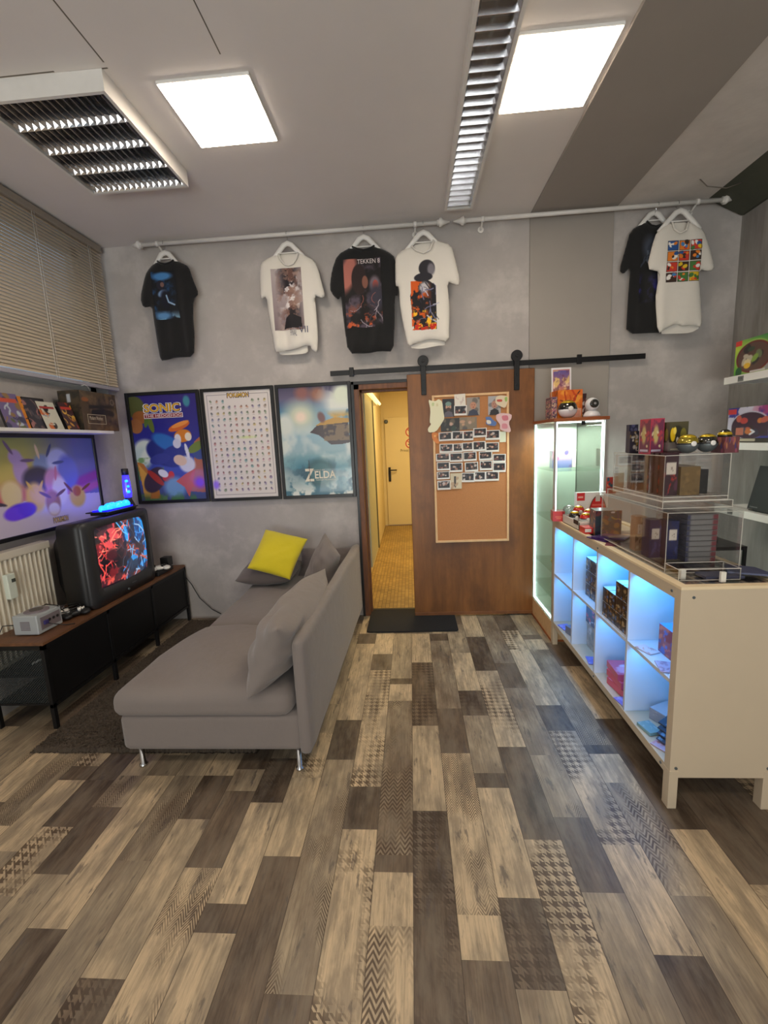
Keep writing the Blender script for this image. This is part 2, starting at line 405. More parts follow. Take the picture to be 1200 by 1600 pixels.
def text(name, s, O, Uv, Vv, m, parent=None, bold=0, depth=.0008, xf=None, fit=True, shear=0, label=None):
    """lettering fitted to the box O, U, V"""
    cu = bpy.data.curves.new(name, 'FONT'); cu.body = s; cu.offset = bold; cu.resolution_u = 3; cu.shear = shear
    o = bpy.data.objects.new(name, cu); col.objects.link(o); bpy.context.view_layer.update()
    me = bpy.data.meshes.new_from_object(o.evaluated_get(bpy.context.evaluated_depsgraph_get()))
    bpy.data.objects.remove(o); me.name = name
    n = len(me.vertices); a = np.zeros(n * 3); me.vertices.foreach_get('co', a); a = a.reshape(-1, 3)
    mn, mx = a.min(0), a.max(0); t = (a - mn) / np.maximum(mx - mn, 1e-6)
    O, Uv, Vv = np.array(O, float), np.array(Uv, float), np.array(Vv, float)
    N = np.cross(Uv, Vv); N /= np.linalg.norm(N)
    p = O + t[:, :1] * Uv + t[:, 1:2] * Vv + N * depth
    me.vertices.foreach_set('co', p.ravel()); me.update()
    if xf is not None: me.transform(xf)
    return finish(name, me, m, parent, label=label)
TXT = {}
def tmat(rgb, emit=0):
    if rgb not in TXT: TXT[rgb] = mat('ink_%d_%d_%d' % rgb, rgb, .45, emit=emit)
    return TXT[rgb]
def rotz(c, deg): return Matrix.Translation(Vector(c)) @ Matrix.Rotation(math.radians(deg), 4, 'Z') @ Matrix.Translation(-Vector(c))
def rotx(c, deg): return Matrix.Translation(Vector(c)) @ Matrix.Rotation(math.radians(deg), 4, 'X') @ Matrix.Translation(-Vector(c))
def roty(c, deg): return Matrix.Translation(Vector(c)) @ Matrix.Rotation(math.radians(deg), 4, 'Y') @ Matrix.Translation(-Vector(c))

D, XL, XR, ZC, YB = 3.6, -2.42, 2.44, 3.09, -2.8     # back wall, left wall, right wall, ceiling, wall behind the camera
# ------------------------------------------------------------------ floor
rows = {   # boundaries measured along each plank row, with tone and printed pattern
 -14: [1150, 'L', '', 1253, 'D', '', 1300, 'M', 'v', 1420, 'L', '', 1600],
 -13: [1175, 'M', 'v', 1290, 'L', '', 1430, 'M', '', 1600],
 -12: [1197, 'D', '', 1219, 'L', '', 1330, 'M', '', 1480, 'L', 'h', 1600],
 -11: [1165, 'D', '', 1219, 'D', '', 1292, 'L', 'h', 1400, 'M', '', 1600],
 -10: [1160, 'M', '', 1212, 'M', 'v', 1261, 'D', '', 1366, 'M', '', 1600],
 -9: [1180, 'M', '', 1212, 'L', '', 1451, 'D', '', 1600],
 -8: [1150, 'M', '', 1212, 'M', 'v', 1345, 'M', '', 1620],
 -7: [1150, 'L', '', 1212, 'D', '', 1280, 'L', '', 1529, 'D', 'h', 1620],
 -6: [1160, 'D', '', 1202, 'M', '', 1236, 'D', '', 1356, 'L', 'v', 1640],
 -5: [1160, 'M', '', 1185, 'D', 'h', 1254, 'L', '', 1412, 'D', '', 1458, 'L', '', 1640],
 -4: [1000, 'M', '', 1100, 'M', '', 1145, 'L', 'h', 1215, 'L', '', 1338, 'D', '', 1640],
 -3: [990, 'D', '', 1006, 'L', '', 1125, 'D', '', 1187, 'M', 'v', 1554, 'D', '', 1640],
 -2: [960, 'M', '', 990, 'L', '', 1022, 'D', '', 1047, 'L', 'h', 1229, 'D', '', 1296, 'L', 'h', 1640],
 -1: [960, 'D', '', 990, 'M', '', 1060, 'D', '', 1069, 'L', '', 1095, 'M', 'c', 1336, 'D', '', 1363, 'L', '', 1447, 'L', 'c', 1640],
 0: [960, 'M', '', 990, 'L', '', 1035, 'D', 'h', 1134, 'L', '', 1267, 'D', 'h', 1640],
 1: [960, 'L', '', 990, 'D', '', 1001, 'M', '', 1107, 'D', '', 1177, 'L', 'v', 1430, 'L', '', 1501, 'D', '', 1640],
 2: [960, 'D', '', 976, 'M', '', 1020, 'L', '', 1079, 'D', 'h', 1118, 'M', '', 1208, 'D', '', 1231, 'L', '', 1403, 'D', 'h', 1547, 'M', '', 1640],
 3: [960, 'L', '', 995, 'D', '', 1048, 'L', 'h', 1167, 'D', '', 1312, 'L', 'h', 1640],
 4: [960, 'M', '', 1036, 'D', '', 1075, 'M', '', 1180, 'M', 'v', 1277, 'D', '', 1395, 'M', '', 1640],
 5: [960, 'D', '', 985, 'L', 'h', 1015, 'L', '', 1102, 'D', '', 1142, 'L', 'h', 1320, 'L', '', 1493, 'D', '', 1640],
 6: [960, 'M', '', 992, 'D', '', 999, 'L', '', 1015, 'M', 'v', 1164, 'D', '', 1178, 'L', '', 1223, 'M', 'c', 1400, 'M', '', 1640],
 7: [960, 'M', '', 1004, 'D', '', 1041, 'L', '', 1123, 'D', '', 1296, 'L', '', 1640],
 8: [1010, 'M', '', 1123, 'D', '', 1383, 'L', 'h', 1640],
 9: [1050, 'M', '', 1200, 'D', '', 1420, 'M', '', 1640],
}
def make_floor():
    rnd = random.Random(5); PW = .137; X0 = -.0425
    tones = {'L': .88, 'M': .58, 'D': .18}; pats = {'': 0, 'h': .4, 'v': .65, 'c': .9}
    V, F, C, UV = [], [], [], []
    def quad(xa, xb, ya, yb, t, p, sd):
        n = len(V); V.extend([(xa, ya, 0), (xb, ya, 0), (xb, yb, 0), (xa, yb, 0)]); F.append((n, n + 1, n + 2, n + 3))
        C.extend([(t, p, sd, 1)] * 4); o = 0 if xb - xa > PW - .001 else .003
        UV.extend([(o, ya), (xb - xa + o, ya), (xb - xa + o, yb), (o, yb)])
    def yy(i, ypx):
        X = X0 + PW * (i + .5); lo, hi = .3, 9
        for _ in range(40):
            m_ = (lo + hi) / 2
            if proj((X, m_, 0))[1] > ypx: lo = m_
            else: hi = m_
        return lo
    for i in range(-18, 19):
        xa, xb = max(XL - .05, X0 + PW * i), min(XR + .05, X0 + PW * (i + 1))
        if xb - xa < .01: continue
        segs = []
        if i in rows:
            L = rows[i]; k = 0
            while k + 3 < len(L) + 0 and k + 3 <= len(L) - 1:
                segs.append((yy(i, L[k + 3]), yy(i, L[k]), L[k + 1], L[k + 2])); k += 3
        lo = min([s_[0] for s_ in segs], default=1.0); hi = max([s_[1] for s_ in segs], default=1.0)
        y = lo
        while y > YB - .1:
            ln = rnd.choice([.3, .55, .8, 1.1]); segs.append((max(y - ln, YB - .1), y, rnd.choice('LLMMD'), rnd.choice(['', '', 'h', 'v']))); y -= ln
        y = hi
        while y < D + .1:
            ln = rnd.choice([.3, .55, .8, 1.1]); segs.append((y, min(y + ln, D + .1), rnd.choice('LMMDD'), rnd.choice(['', '', 'h', 'v']))); y += ln
        for a, b, t, p in segs:
            if b > a: quad(xa, xb, a, b, tones[t] + rnd.uniform(-.1, .1), pats[p], rnd.random())
    me = bpy.data.meshes.new('floor'); me.from_pydata(V, [], F)
    ca = me.color_attributes.new('Plank', 'FLOAT_COLOR', 'CORNER'); ca.data.foreach_set('color', np.array(C, np.float32).ravel())
    uv = me.uv_layers.new(name='UVMap'); uv.data.foreach_set('uv', np.array(UV, np.float32).ravel())
    struct(finish('floor', me, M['floor']))
make_floor()

# ------------------------------------------------------------------ room shell
DX0, DX1, DZ = -.43, .80, 1.93      # doorway in the back wall
b = MB(); b.box(XL - .2, DX0, D, D + .12, 0, 3.3); b.box(DX1, XR + .2, D, D + .12, 0, 3.3); b.box(DX0, DX1, D, D + .12, DZ, 3.3)
struct(b.build('wall_back', M['wall']))
struct(MB().box(XR, XR + .15, YB, D, 0, 3.3).build('wall_right', M['wallr']))
# left wall with the window band behind the blinds
b = MB(); b.box(XL - .2, XL, YB, D, 0, 1.96); b.box(XL - .2, XL, YB, D, 3.05, 3.3); b.box(XL - .2, XL, D - .1, D, 1.96, 3.05); b.box(XL - .2, XL, YB, .2, 1.96, 3.05)
struct(b.build('wall_left', M['wall']))
b = MB()
for y0, y1 in ((.2, .26), (1.3, 1.36), (2.4, 2.46), (3.44, 3.5)): b.box(XL - .16, XL - .1, y0, y1, 1.96, 3.05)
b.box(XL - .16, XL - .1, .2, 3.5, 1.96, 2.02); b.box(XL - .16, XL - .1, .2, 3.5, 2.99, 3.05)
struct(b.build('window_1', M['whitem']))
struct(MB().box(XL - .135, XL - .13, .26, 3.44, 2.02, 2.99).build('window_2', M['glass']))
b = MB(); b.box(XL - .2, XR + .2, YB - .12, YB, 0, .4); b.box(XL - .2, XR + .2, YB - .12, YB, 2.7, 3.3); b.box(XL - .2, -2.3, YB - .12, YB, .4, 2.7); b.box(1.6, XR + .2, YB - .12, YB, .4, 2.7)
struct(b.build('wall_front', M['wall']))
struct(MB().box(-2.3, 1.6, YB - .07, YB - .06, .4, 2.7).build('window_3', M['glass']))
b = MB(); b.box(XL - .2, .936, YB, D, ZC, ZC + .1); struct(b.build('ceiling', M['ceil']))
struct(MB().box(1.536, XR + .2, YB, D, ZC, ZC + .1).build('ceiling_panel', M['ceil2']))
struct(MB().box(.936, 1.538, YB, D - .018, ZC - .018, ZC + .1).build('trim_1', M['board'], bevel=.002))
struct(MB().box(.936, 1.538, D - .018, D, .0, ZC).build('trim_2', M['board'], bevel=.002))
# seams and cracks in the ceiling boards
b = MB(); z = ZC - .0006
b.box(-.73, -.725, .8, 2.04, z, z + .001); b.box(-1.22, -1.214, .9, 2.02, z, z + .001)
struct(b.build('trim_3', M['crack']))
b = MB()
for x0, x1, y in ((-1.72, -1.45, 2.035), (-1.39, -1.22, 2.045)): b.box(x0, x1, y, y + .006, z, z + .001)
b.box(-1.25, -.5, 1.68, 1.683, z, z + .001)
struct(b.build('trim_4', M['crack']))
# dark beam along the right wall and loose wires under the ceiling
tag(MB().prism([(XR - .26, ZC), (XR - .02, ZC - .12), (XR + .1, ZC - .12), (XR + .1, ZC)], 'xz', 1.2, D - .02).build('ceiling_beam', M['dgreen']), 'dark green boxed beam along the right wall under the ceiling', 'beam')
b = MB(); b.tube([at(1086, 302, Y=3.5), at(1082, 292, Y=3.42), at(1095, 283, Y=3.38), at(1084, 272, Y=3.3)], .005, 6)
b.tube([at(1090, 276, Y=3.3), at(1105, 291, Y=3.3), at(1135, 294, Y=3.3), at(1160, 285, Y=3.3)], .003, 6)
tag(b.build('loose_wire', M['crack']), 'frayed wires hanging from ceiling above rod near right corner', 'wire')

# ------------------------------------------------------------------ corridor behind the door
M['hall'] = mat('cream_paint', (222, 206, 160), .6, var=.03, vscale=2)
M['halldoor'] = mat('cream_door', (224, 210, 166), .45)
t = NT('small_floor_tiles'); v = t.coords((1, 1, 1)); br = t.n('ShaderNodeTexBrick'); br.offset = 0
br.inputs['Scale'].default_value = 1; br.inputs['Brick Width'].default_value = .035; br.inputs['Row Height'].default_value = .035; br.inputs['Mortar Size'].default_value = .003
br.inputs['Color1'].default_value = (*lin((178, 148, 84)), 1); br.inputs['Color2'].default_value = (*lin((150, 120, 62)), 1); br.inputs['Mortar'].default_value = (*lin((112, 86, 44)), 1)
t.l(v, br.inputs[0]); f = t.ramp(t.noise(v, 3, 4), [(.3, .75), (.7, 1.1)]); t.l(t.mix(1.0, br.outputs[0], f, 'MULTIPLY'), t.b.inputs[0]); t.b.inputs['Roughness'].default_value = .4
M['halltile'] = t.m
HX0, HX1, HY, HZ = -.50, .9, 7.72, 2.45
struct(MB().box(HX0 - .1, HX1, D + .1, HY, -.1, -.001).build('floor_corridor', M['halltile']))
struct(MB().box(HX0 - .1, HX0, D + .12, HY, 0, HZ).build('wall_corridor_left', M['hall']))
struct(MB().box(HX1, HX1 + .1, D + .12, HY, 0, HZ).build('wall_corridor_right', M['hall']))
struct(MB().box(HX0 - .1, HX1 + .1, HY, HY + .1, 0, HZ).build('wall_corridor_end', M['hall']))
struct(MB().box(HX0 - .1, HX1 + .1, D + .12, HY + .1, HZ, HZ + .1).build('ceiling_corridor', M['hall']))
dd = struct(MB().box(-.44, .5, HY - .03, HY - .002, .01, 1.89).build('door_1', M['halldoor'], bevel=.004))
b = MB(); p = at(609, 740, Y=HY - .04); b.box(p.x - .02, p.x + .02, HY - .045, HY - .03, p.z - .14, p.z + .11); b.tube([(p.x, HY - .04, p.z + .06), (p.x, HY - .1, p.z + .06), (p.x + .13, HY - .1, p.z + .06)], .011)
b.build('door_handle', M['blackm'], dd)
b = MB(); p = at(603, 659, Y=HY - .04); b.lathe([(.035, 0), (.035, -.012), (.02, -.02)], (p.x, HY - .03, p.z), axis='y'); b.build('air_vent', M['steelg'], dd)
for k, (px, py) in enumerate(((641, 675), (641, 693))):
    p = at(px, py, Y=HY - .035); r = .085
    cv = CV(40, 40, (232, 214, 172)); cv.ell(.5, .5, .49, .49, (190, 62, 38), soft=.05).ell(.5, .5, .38, .38, (236, 220, 184), soft=.05)
    if k == 0: cv.line([(.42, .25), (.5, .5), (.42, .62)], .05, (30, 26, 22)).line([(.5, .5), (.62, .3)], .05, (30, 26, 22)).ell(.46, .72, .06, .06, (30, 26, 22))
    else: cv.line([(.3, .42), (.62, .42)], .04, (30, 26, 22)).line([(.62, .5), (.66, .66)], .03, (30, 26, 22))
    cv.line([(.25, .75), (.75, .25)], .045, (190, 62, 38))
    tag(decal('prohibition_sign', cv, (p.x - r, HY - .034, p.z - r), (2 * r, 0, 0), (0, 0, 2 * r), M['print']),
        ['round red prohibition sign on cream door, upper of two, no entry on foot', 'round red no smoking sign on cream door, lower of two'][k], 'sign')
tag(text('door_sign_text', 'Privat', at(626, 706, Y=HY - .034), (.14, 0, 0), (0, 0, .045), tmat((120, 104, 60))), 'faint handwriting on cream corridor door below round signs', 'sign')
# pale leaf standing open at the left and the rail lamp above it
lf = thing('door_leaf', 'pale green door leaf standing open on the left of the corridor', 'door', (-.39, 4.15, .38))
b = MB().box(-.405, -.375, 3.76, 4.55, .38, 1.90); b.build('panel', mat('pale_green_door', (196, 196, 158), .5), lf, bevel=.004)
MB().box(-.374, -.366, 4.49, 4.55, .38, 1.90).build('edge_strip', mat('olive_strip', (110, 108, 74), .5), lf)
lt = thing('tube_lamp', 'slim fluorescent tube fitting on the corridor wall above the pale leaf', 'lamp', (-.36, 4.5, 1.93))
MB().box(-.42, -.37, 3.82, 5.2, 1.90, 1.96).build('housing', M['whitem'], lt, bevel=.006)
MB().cyl((-.34, 3.85, 1.915), (-.34, 5.15, 1.915), .015).build('tube', mat('tube_glow', (255, 240, 190), .4, emit=2.2, emitc=(255, 214, 130)), lt)
area('corridor_lamp', (.3, 5.6, 2.38), (0, 0, 0), .5, 1.6, 44, (1, .78, .42))
struct(MB().box(DX0 + .02, DX1, D + .02, D + .14, -.002, .006).build('trim_5', M['blackm']))

# door frame
b = MB()
for z0, z1 in ((0, DZ),): b.box(DX0 - .012, DX0 + .035, D - .02, D + .13, 0, DZ + .02); b.box(DX1 - .035, DX1 + .012, D - .02, D + .13, 0, DZ + .02)
b.box(DX0 - .012, DX1 + .012, D - .02, D + .13, DZ - .03, DZ + .02)
df = struct(b.build('door_2', M['doorframe'], bevel=.004))
b = MB(); b.box(DX0 - .028, DX0 - .008, D - .026, D, 0, DZ + .035); b.box(DX0 - .028, DX1 + .01, D - .026, D, DZ + .012, DZ + .035); b.build('outer_trim', M['frame'], df)
b = MB(); b.box(DX0 + .035, DX0 + .048, D + .05, D + .1, 0, DZ - .03); b.box(DX0 + .035, DX1 - .03, D + .05, D + .1, DZ - .045, DZ - .03); b.build('door_stop', M['doorframe'], df)

# ------------------------------------------------------------------ ceiling lamps
def led_panel(x0, x1, y0, y1, label, z=ZC, s=None):
    o = thing('led_panel_lamp', label, 'ceiling light', ((x0 + x1) / 2, (y0 + y1) / 2, z), 'square LED panels')
    b = MB(); b.box(x0 - .006, x1 + .006, y0 - .006, y1 + .006, z - .014, z); b.build('housing', M['white'], o, bevel=.003)
    MB().box(x0, x1, y0, y1, z - .017, z - .014).build('diffuser', M['lamp'], o)
    return o
led_panel(-1.057, -.648, 2.137, 2.552, 'square lit LED panel on the ceiling left of the long louvred lamp')
led_panel(.50, .905, 2.085, 2.508, 'square lit LED panel on the ceiling right of the long louvred lamp')
for x, y in ((-.9, -.15), (.7, -.15)): led_panel(x - .2, x + .2, y - .2, y + .2, 'square lit LED panel on the ceiling behind the viewer')
def louver(name, label, x0, x1, y0, y1, drop, cells, along_x, nbars, ntubes):
    o = thing(name, label, 'ceiling light', ((x0 + x1) / 2, (y0 + y1) / 2, ZC))
    zb = ZC - drop; wl = .016
    b = MB(); b.box(x0, x0 + wl, y0, y1, zb, ZC); b.box(x1 - wl, x1, y0, y1, zb, ZC); b.box(x0 + wl, x1 - wl, y0, y0 + wl, zb, ZC); b.box(x0 + wl, x1 - wl, y1 - wl, y1, zb, ZC); b.box(x0 + wl, x1 - wl, y0 + wl, y1 - wl, ZC - .012, ZC)
    b.build('housing', M['whitem'], o)
    b = MB(); h = .042; zz = zb + .003
    L0, L1 = (x0 + wl, x1 - wl) if along_x else (y0 + wl, y1 - wl); W0, W1 = (y0 + wl, y1 - wl) if along_x else (x0 + wl, x1 - wl)
    # V-shaped long reflectors, one gutter per tube
    cell = (W1 - W0) / ntubes
    for i in range(ntubes + 1):
        c = W0 + cell * i; hw = .013
        pts = [(c - .0015, zz), (c + .0015, zz), (c + hw, zz + h * .6), (c + hw * 1.2, zz + h), (c - hw * 1.2, zz + h), (c - hw, zz + h * .6)]
        pts = [(min(max(a, W0), W1), q) for a, q in pts]
        if along_x: b.prism(pts, 'yz', L0, L1)
        else: b.prism(pts, 'xz', L0, L1)
    for k in range(nbars):
        c = L0 + (L1 - L0) * (k + .5) / nbars
        pts = [(c - .001, zz), (c + .001, zz), (c + .007, zz + h * .9), (c - .007, zz + h * .9)]
        if along_x: b.prism(pts, 'xz', W0, W1)
        else: b.prism(pts, 'yz', W0, W1)
    b.build('louvre_grid', M['louver'], o)
    for i in range(ntubes):
        c = W0 + cell * (i + .5)
        q = ((L0, c, zz + h + .018), (L1, c, zz + h + .018)) if along_x else ((c, L0, zz + h + .018), (c, L1, zz + h + .018))
        MB().cyl(*q, .012, seg=10).build('tube', M['tube'], o)
    return o
louver('louvred_lamp', 'square unlit ceiling lamp with four rows of mirror louvres at upper left', -1.83, -1.245, 2.045, 2.76, .085, 4, True, 16, 4)
louver('louvred_lamp', 'long narrow unlit ceiling lamp with cross louvres between the lit panels', .285, .475, 1.1, 3.30, .07, 2, False, 34, 1)

# ------------------------------------------------------------------ window blinds on the left
XB = -2.365
o = thing('venetian_blind', 'beige slatted blind covering the left wall window', 'blind', (XB, 2, 2.0))
BY0, BY1 = .9, 3.545
MB().box(XB - .025, XB + .02, BY0, BY1, 3.03, 3.075).build('head_rail', mat('blind_rail_grey', (150, 140, 128), .5), o, bevel=.004)
MB().box(XB - .02, XB + .012, BY0, BY1, 1.985, 2.012).build('bottom_rail', mat('blind_rail_lilac', (172, 170, 182), .4), o, bevel=.004)
b = MB(); n = 46; sp = (3.03 - 2.02) / n
for k in range(n):
    z = 2.02 + sp * (k + .5); q = math.radians(62)
    pr = []
    for s_ in (-1, -.33, .33, 1):
        a = s_ * .0150; cu = .0022 * (1 - s_ * s_); pr.append((a * math.cos(q) + cu * math.sin(q), -a * math.sin(q) + cu * math.cos(q)))
    A = [b.bm.verts.new((XB + u_, BY0, z + v_)) for u_, v_ in pr]; B = [b.bm.verts.new((XB + u_, BY1, z + v_)) for u_, v_ in pr]
    for i in range(3): b.bm.faces.new((A[i], A[i + 1], B[i + 1], B[i])).smooth = True
b.build('slats', mat('blind_slat', (206, 191, 169), .38), o)
for px, py in ((45, 330), (135, 392)):
    y = at(px, py, X=XB).y
    b = MB(); b.tube([(XB + .017, y, 3.03), (XB + .017, y, 2.0)], .0015, 5); b.tube([(XB + .017, y + .02, 3.03), (XB + .017, y + .02, 2.0)], .001, 5); b.build('ladder_cord', M['white'], o)
p = at(132, 606, X=XB + .02); b = MB(); b.tube([p + Vector((0, -.03, .01)), p + Vector((.01, -.01, .02)), p + Vector((.01, .02, .012)), p + Vector((0, .06, -.03))], .003, 6); b.build('cord_end', M['white'], o)

# ------------------------------------------------------------------ rods
def rod(p0, p1, label):
    o = thing('clothes_rod', label, 'rod', p0, 'white clothes rods'); p0, p1 = Vector(p0), Vector(p1); d = (p1 - p0).normalized()
    b = MB(); b.cyl(p0, p1, .0145); b.build('pole', M['whitem'], o)
    for p, s_ in ((p0, -1), (p1, 1)):
        e = d * s_; b = MB(); b.tube([p, p + e * .012, p + e * .014, p + e * .03, p + e * .045, p + e * .09], [.02, .02, .03, .03, .018, .004], 14); b.build('finial', M['whitem'], o)
    for p in (p0 + d * .12, p1 - d * .16):
        b = MB(); b.cyl(p - d * .012, p + d * .012, .019); b.tube([p, (p.x, D - .03, p.z - .03), (p.x, D, p.z - .03)], .007); b.lathe([(.022, 0), (.022, -.008)], (p.x, D, p.z - .03), axis='y'); b.build('bracket', M['whitem'], o)
    return o
YR = 3.5
rod((at(222, 383, Y=YR).x, YR, 3.045), (at(683, 350, Y=YR).x, YR, 3.04), 'white curtain rod above the four left shirts')
rod((at(728, 344, Y=YR).x, YR, 3.04), (at(1128, 310, Y=YR).x, YR, 3.045), 'white curtain rod from doorway to right corner holding two shirts')

# ------------------------------------------------------------------ shirts
def dist_poly(px, pz, poly):
    d = np.full(px.shape, 9.)
    for (ax, az), (bx, bz) in zip(poly, poly[1:] + poly[:1]):
        L = (bx - ax) ** 2 + (bz - az) ** 2 + 1e-12; t_ = np.clip(((px - ax) * (bx - ax) + (pz - az) * (bz - az)) / L, 0, 1)
        d = np.minimum(d, np.hypot(px - ax - t_ * (bx - ax), pz - az - t_ * (bz - az)))
    return d
def sheet(name, poly, depthf, m, parent, y0, step=.011, closed=True):
    bm = bmesh.new(); f = bm.faces.new([bm.verts.new((x, y0, z)) for x, z in poly])
    xs = [p[0] for p in poly]; zs = [p[1] for p in poly]
    x = min(xs) + step
    while x < max(xs):
        bmesh.ops.bisect_plane(bm, geom=bm.verts[:] + bm.edges[:] + bm.faces[:], plane_co=(x, 0, 0), plane_no=(1, 0, 0)); x += step
    z = min(zs) + step
    while z < max(zs):
        bmesh.ops.bisect_plane(bm, geom=bm.verts[:] + bm.edges[:] + bm.faces[:], plane_co=(0, 0, z), plane_no=(0, 0, 1)); z += step
    bmesh.ops.triangulate(bm, faces=[f for f in bm.faces if len(f.verts) > 4])
    V = np.array([v.co[:] for v in bm.verts]); d = dist_poly(V[:, 0], V[:, 2], poly); dep = depthf(V[:, 0], V[:, 2], d)
    if closed:
        g = bmesh.ops.duplicate(bm, geom=bm.verts[:] + bm.edges[:] + bm.faces[:]); back = [e for e in g['geom'] if isinstance(e, bmesh.types.BMVert)]
        bs = set(back); 
        V2 = np.array([v.co[:] for v in back]); d2 = dist_poly(V2[:, 0], V2[:, 2], poly)
        for v, q in zip(back, d2): v.co.y += .018 * (1 - math.exp(-q / .02)) + .001
    i = 0
    for v in bm.verts:
        if closed and v in bs: continue
        v.co.y -= dep[i]; i += 1
    if closed: bmesh.ops.remove_doubles(bm, verts=bm.verts, dist=.0012)
    for f in bm.faces: f.smooth = True
    bmesh.ops.recalc_face_normals(bm, faces=bm.faces)
    me = bpy.data.meshes.new(name); bm.to_mesh(me); bm.free()
    return finish(name, me, m, parent)
def smooth_poly(P, it=1):
    for _ in range(it):
        Q = []
        for a, b_ in zip(P, P[1:] + P[:1]): Q += [(a[0] * .8 + b_[0] * .2, a[1] * .8 + b_[1] * .2), (a[0] * .2 + b_[0] * .8, a[1] * .2 + b_[1] * .8)]
        P = Q
    return P
def shirt(label, pix, s, ox, oy, Y, m, seed, neck=None, back=None, art=None, artbox=None, texts=(), hang=None, hanglab='', hw=.145):
    W = [(lambda q: (q.x, q.z))(at(ox + x / s, oy + y / s, Y=Y)) for x, y in pix]; P = smooth_poly(W, 1)
    xs = [p[0] for p in P]; zs = [p[1] for p in P]; cx = (min(xs) + max(xs)) / 2; zt = max(zs); zb = min(zs)
    root = thing('t_shirt', label, 't-shirt', (cx, Y, zb))
    r = random.Random(seed); waves = [(r.uniform(18, 60), r.uniform(0, 6), r.uniform(-6, 6), r.uniform(.3, 1)) for _ in range(5)]
    def dep(x, z, d):
        x = np.asarray(x); z = np.asarray(z); k = np.clip((zt - z) / (zt - zb), 0, 1)
        wv = sum(a * np.sin(f * (x - cx) + ph + sl * (z - zt)) for f, ph, sl, a in waves) / 3
        return (.022 * (1 - np.exp(-d / .02)) + .020 * wv * (.25 + k) * (1 - np.exp(-d / .05)))
    body = sheet('body', P, dep, m, root, Y)
    if back:
        B = smooth_poly([(lambda q: (q.x, q.z))(at(ox + x / s, oy + y / s, Y=Y + .02)) for x, y in back], 1)
        sheet('back_panel', B, lambda x, z, d: .004 * (1 - np.exp(-d / .02)) + 0 * x, m, root, Y + .022, closed=False)
    if neck:
        pts = [at(ox + x / s, oy + y / s, Y=Y - .02) for x, y in neck]; MB().tube(pts, .007, 8).build('collar', m, root, smooth=True)
    if art:
        (ax0, ay0, ax1, ay1) = artbox; A = at(ox + ax0 / s, oy + ay1 / s, Y=Y); Bq = at(ox + ax1 / s, oy + ay1 / s, Y=Y); Cq = at(ox + ax0 / s, oy + ay0 / s, Y=Y)
        def on(Pa):
            d = dist_poly(Pa[..., 0], Pa[..., 2], P); Pa = Pa.copy(); Pa[..., 1] = Y - dep(Pa[..., 0], Pa[..., 2], d) - .003; return Pa
        pr = decal('print', art, A, (Bq.x - A.x, 0, 0), (0, 0, Cq.z - A.z), M['cloth_print'], root, on)
        for st, u0, v0, u1, v1, c in texts:
            O = Vector((A.x + (Bq.x - A.x) * u0, 0, A.z + (Cq.z - A.z) * v0)); wdt = (Bq.x - A.x) * (u1 - u0); hgt = (Cq.z - A.z) * (v1 - v0)
            tx = text('print_lettering', st, O, (wdt, 0, 0), (0, 0, hgt), tmat(c), root, depth=0)
            me = tx.data; n_ = len(me.vertices); a = np.zeros(n_ * 3); me.vertices.foreach_get('co', a); a = a.reshape(-1, 3)
            a[:, 1] = Y - dep(a[:, 0], a[:, 2], dist_poly(a[:, 0], a[:, 2], P)) - .006; me.vertices.foreach_set('co', a.ravel()); me.update()
    # hanger
    hx, hy = hang; a = at(ox + hx / s, oy + hy / s, Y=Y); 
    h = thing('clothes_hanger', hanglab, 'hanger', a)
    yy_ = Y + .004
    top = Vector((a.x, yy_, a.z)); wdh = hw
    b = MB(); pts = [top + Vector((-wdh, 0, -.86 * wdh)), top + Vector((-.10 * wdh / .145, 0, -.085 * wdh / .145)), top + Vector((-.03, 0, -.012)), top, top + Vector((.03, 0, -.012)), top + Vector((.10 * wdh / .145, 0, -.085 * wdh / .145)), top + Vector((wdh, 0, -.86 * wdh))]
    b.tube(pts, [.010, .017, .020, .020, .020, .017, .010], 8, squash=(.7, 1.0)); b.tube([top + Vector((-.075 * wdh / .145, 0, -.066 * wdh / .145)), top + Vector((.075 * wdh / .145, 0, -.066 * wdh / .145))], .005, 8); b.build('body', M['white'], h, smooth=True)
    b = MB(); q = top + Vector((0, 0, .01)); rz = 3.043; R_ = .018
    pts = [q, Vector((q.x, yy_, rz - .05)), Vector((q.x, YR + R_, rz - .02))] + [Vector((q.x, YR + R_ * math.cos(t_), rz + R_ * math.sin(t_))) for t_ in (0, .6, 1.2, 1.8, 2.4, 3.0, 3.6)]
    b.tube(pts, .0022, 6); b.build('hook', M['chrome'], h)
    return root
c = CV(60, 110, (14, 16, 24)); c.cloud((30, 74, 120), 3, 3, .45, .7).ell(.45, .9, .4, .08, (70, 130, 190), soft=.6).ell(.35, .72, .16, .1, (30, 28, 44)).ell(.42, .73, .08, .05, (120, 90, 84)).ell(.4, .55, .2, .07, (120, 150, 190), 25, .4).ell(.5, .42, .2, .2, (16, 18, 36), soft=.5).line([(.55, .5), (.62, .36), (.85, .3)], .03, (150, 180, 215)).cloud((150, 195, 225), 9, 5, .42, .55, np.clip(1 - c.v * 5, 0, 1)).ell(.35, .08, .35, .08, (90, 140, 190), soft=.9)
S4 = 3.529
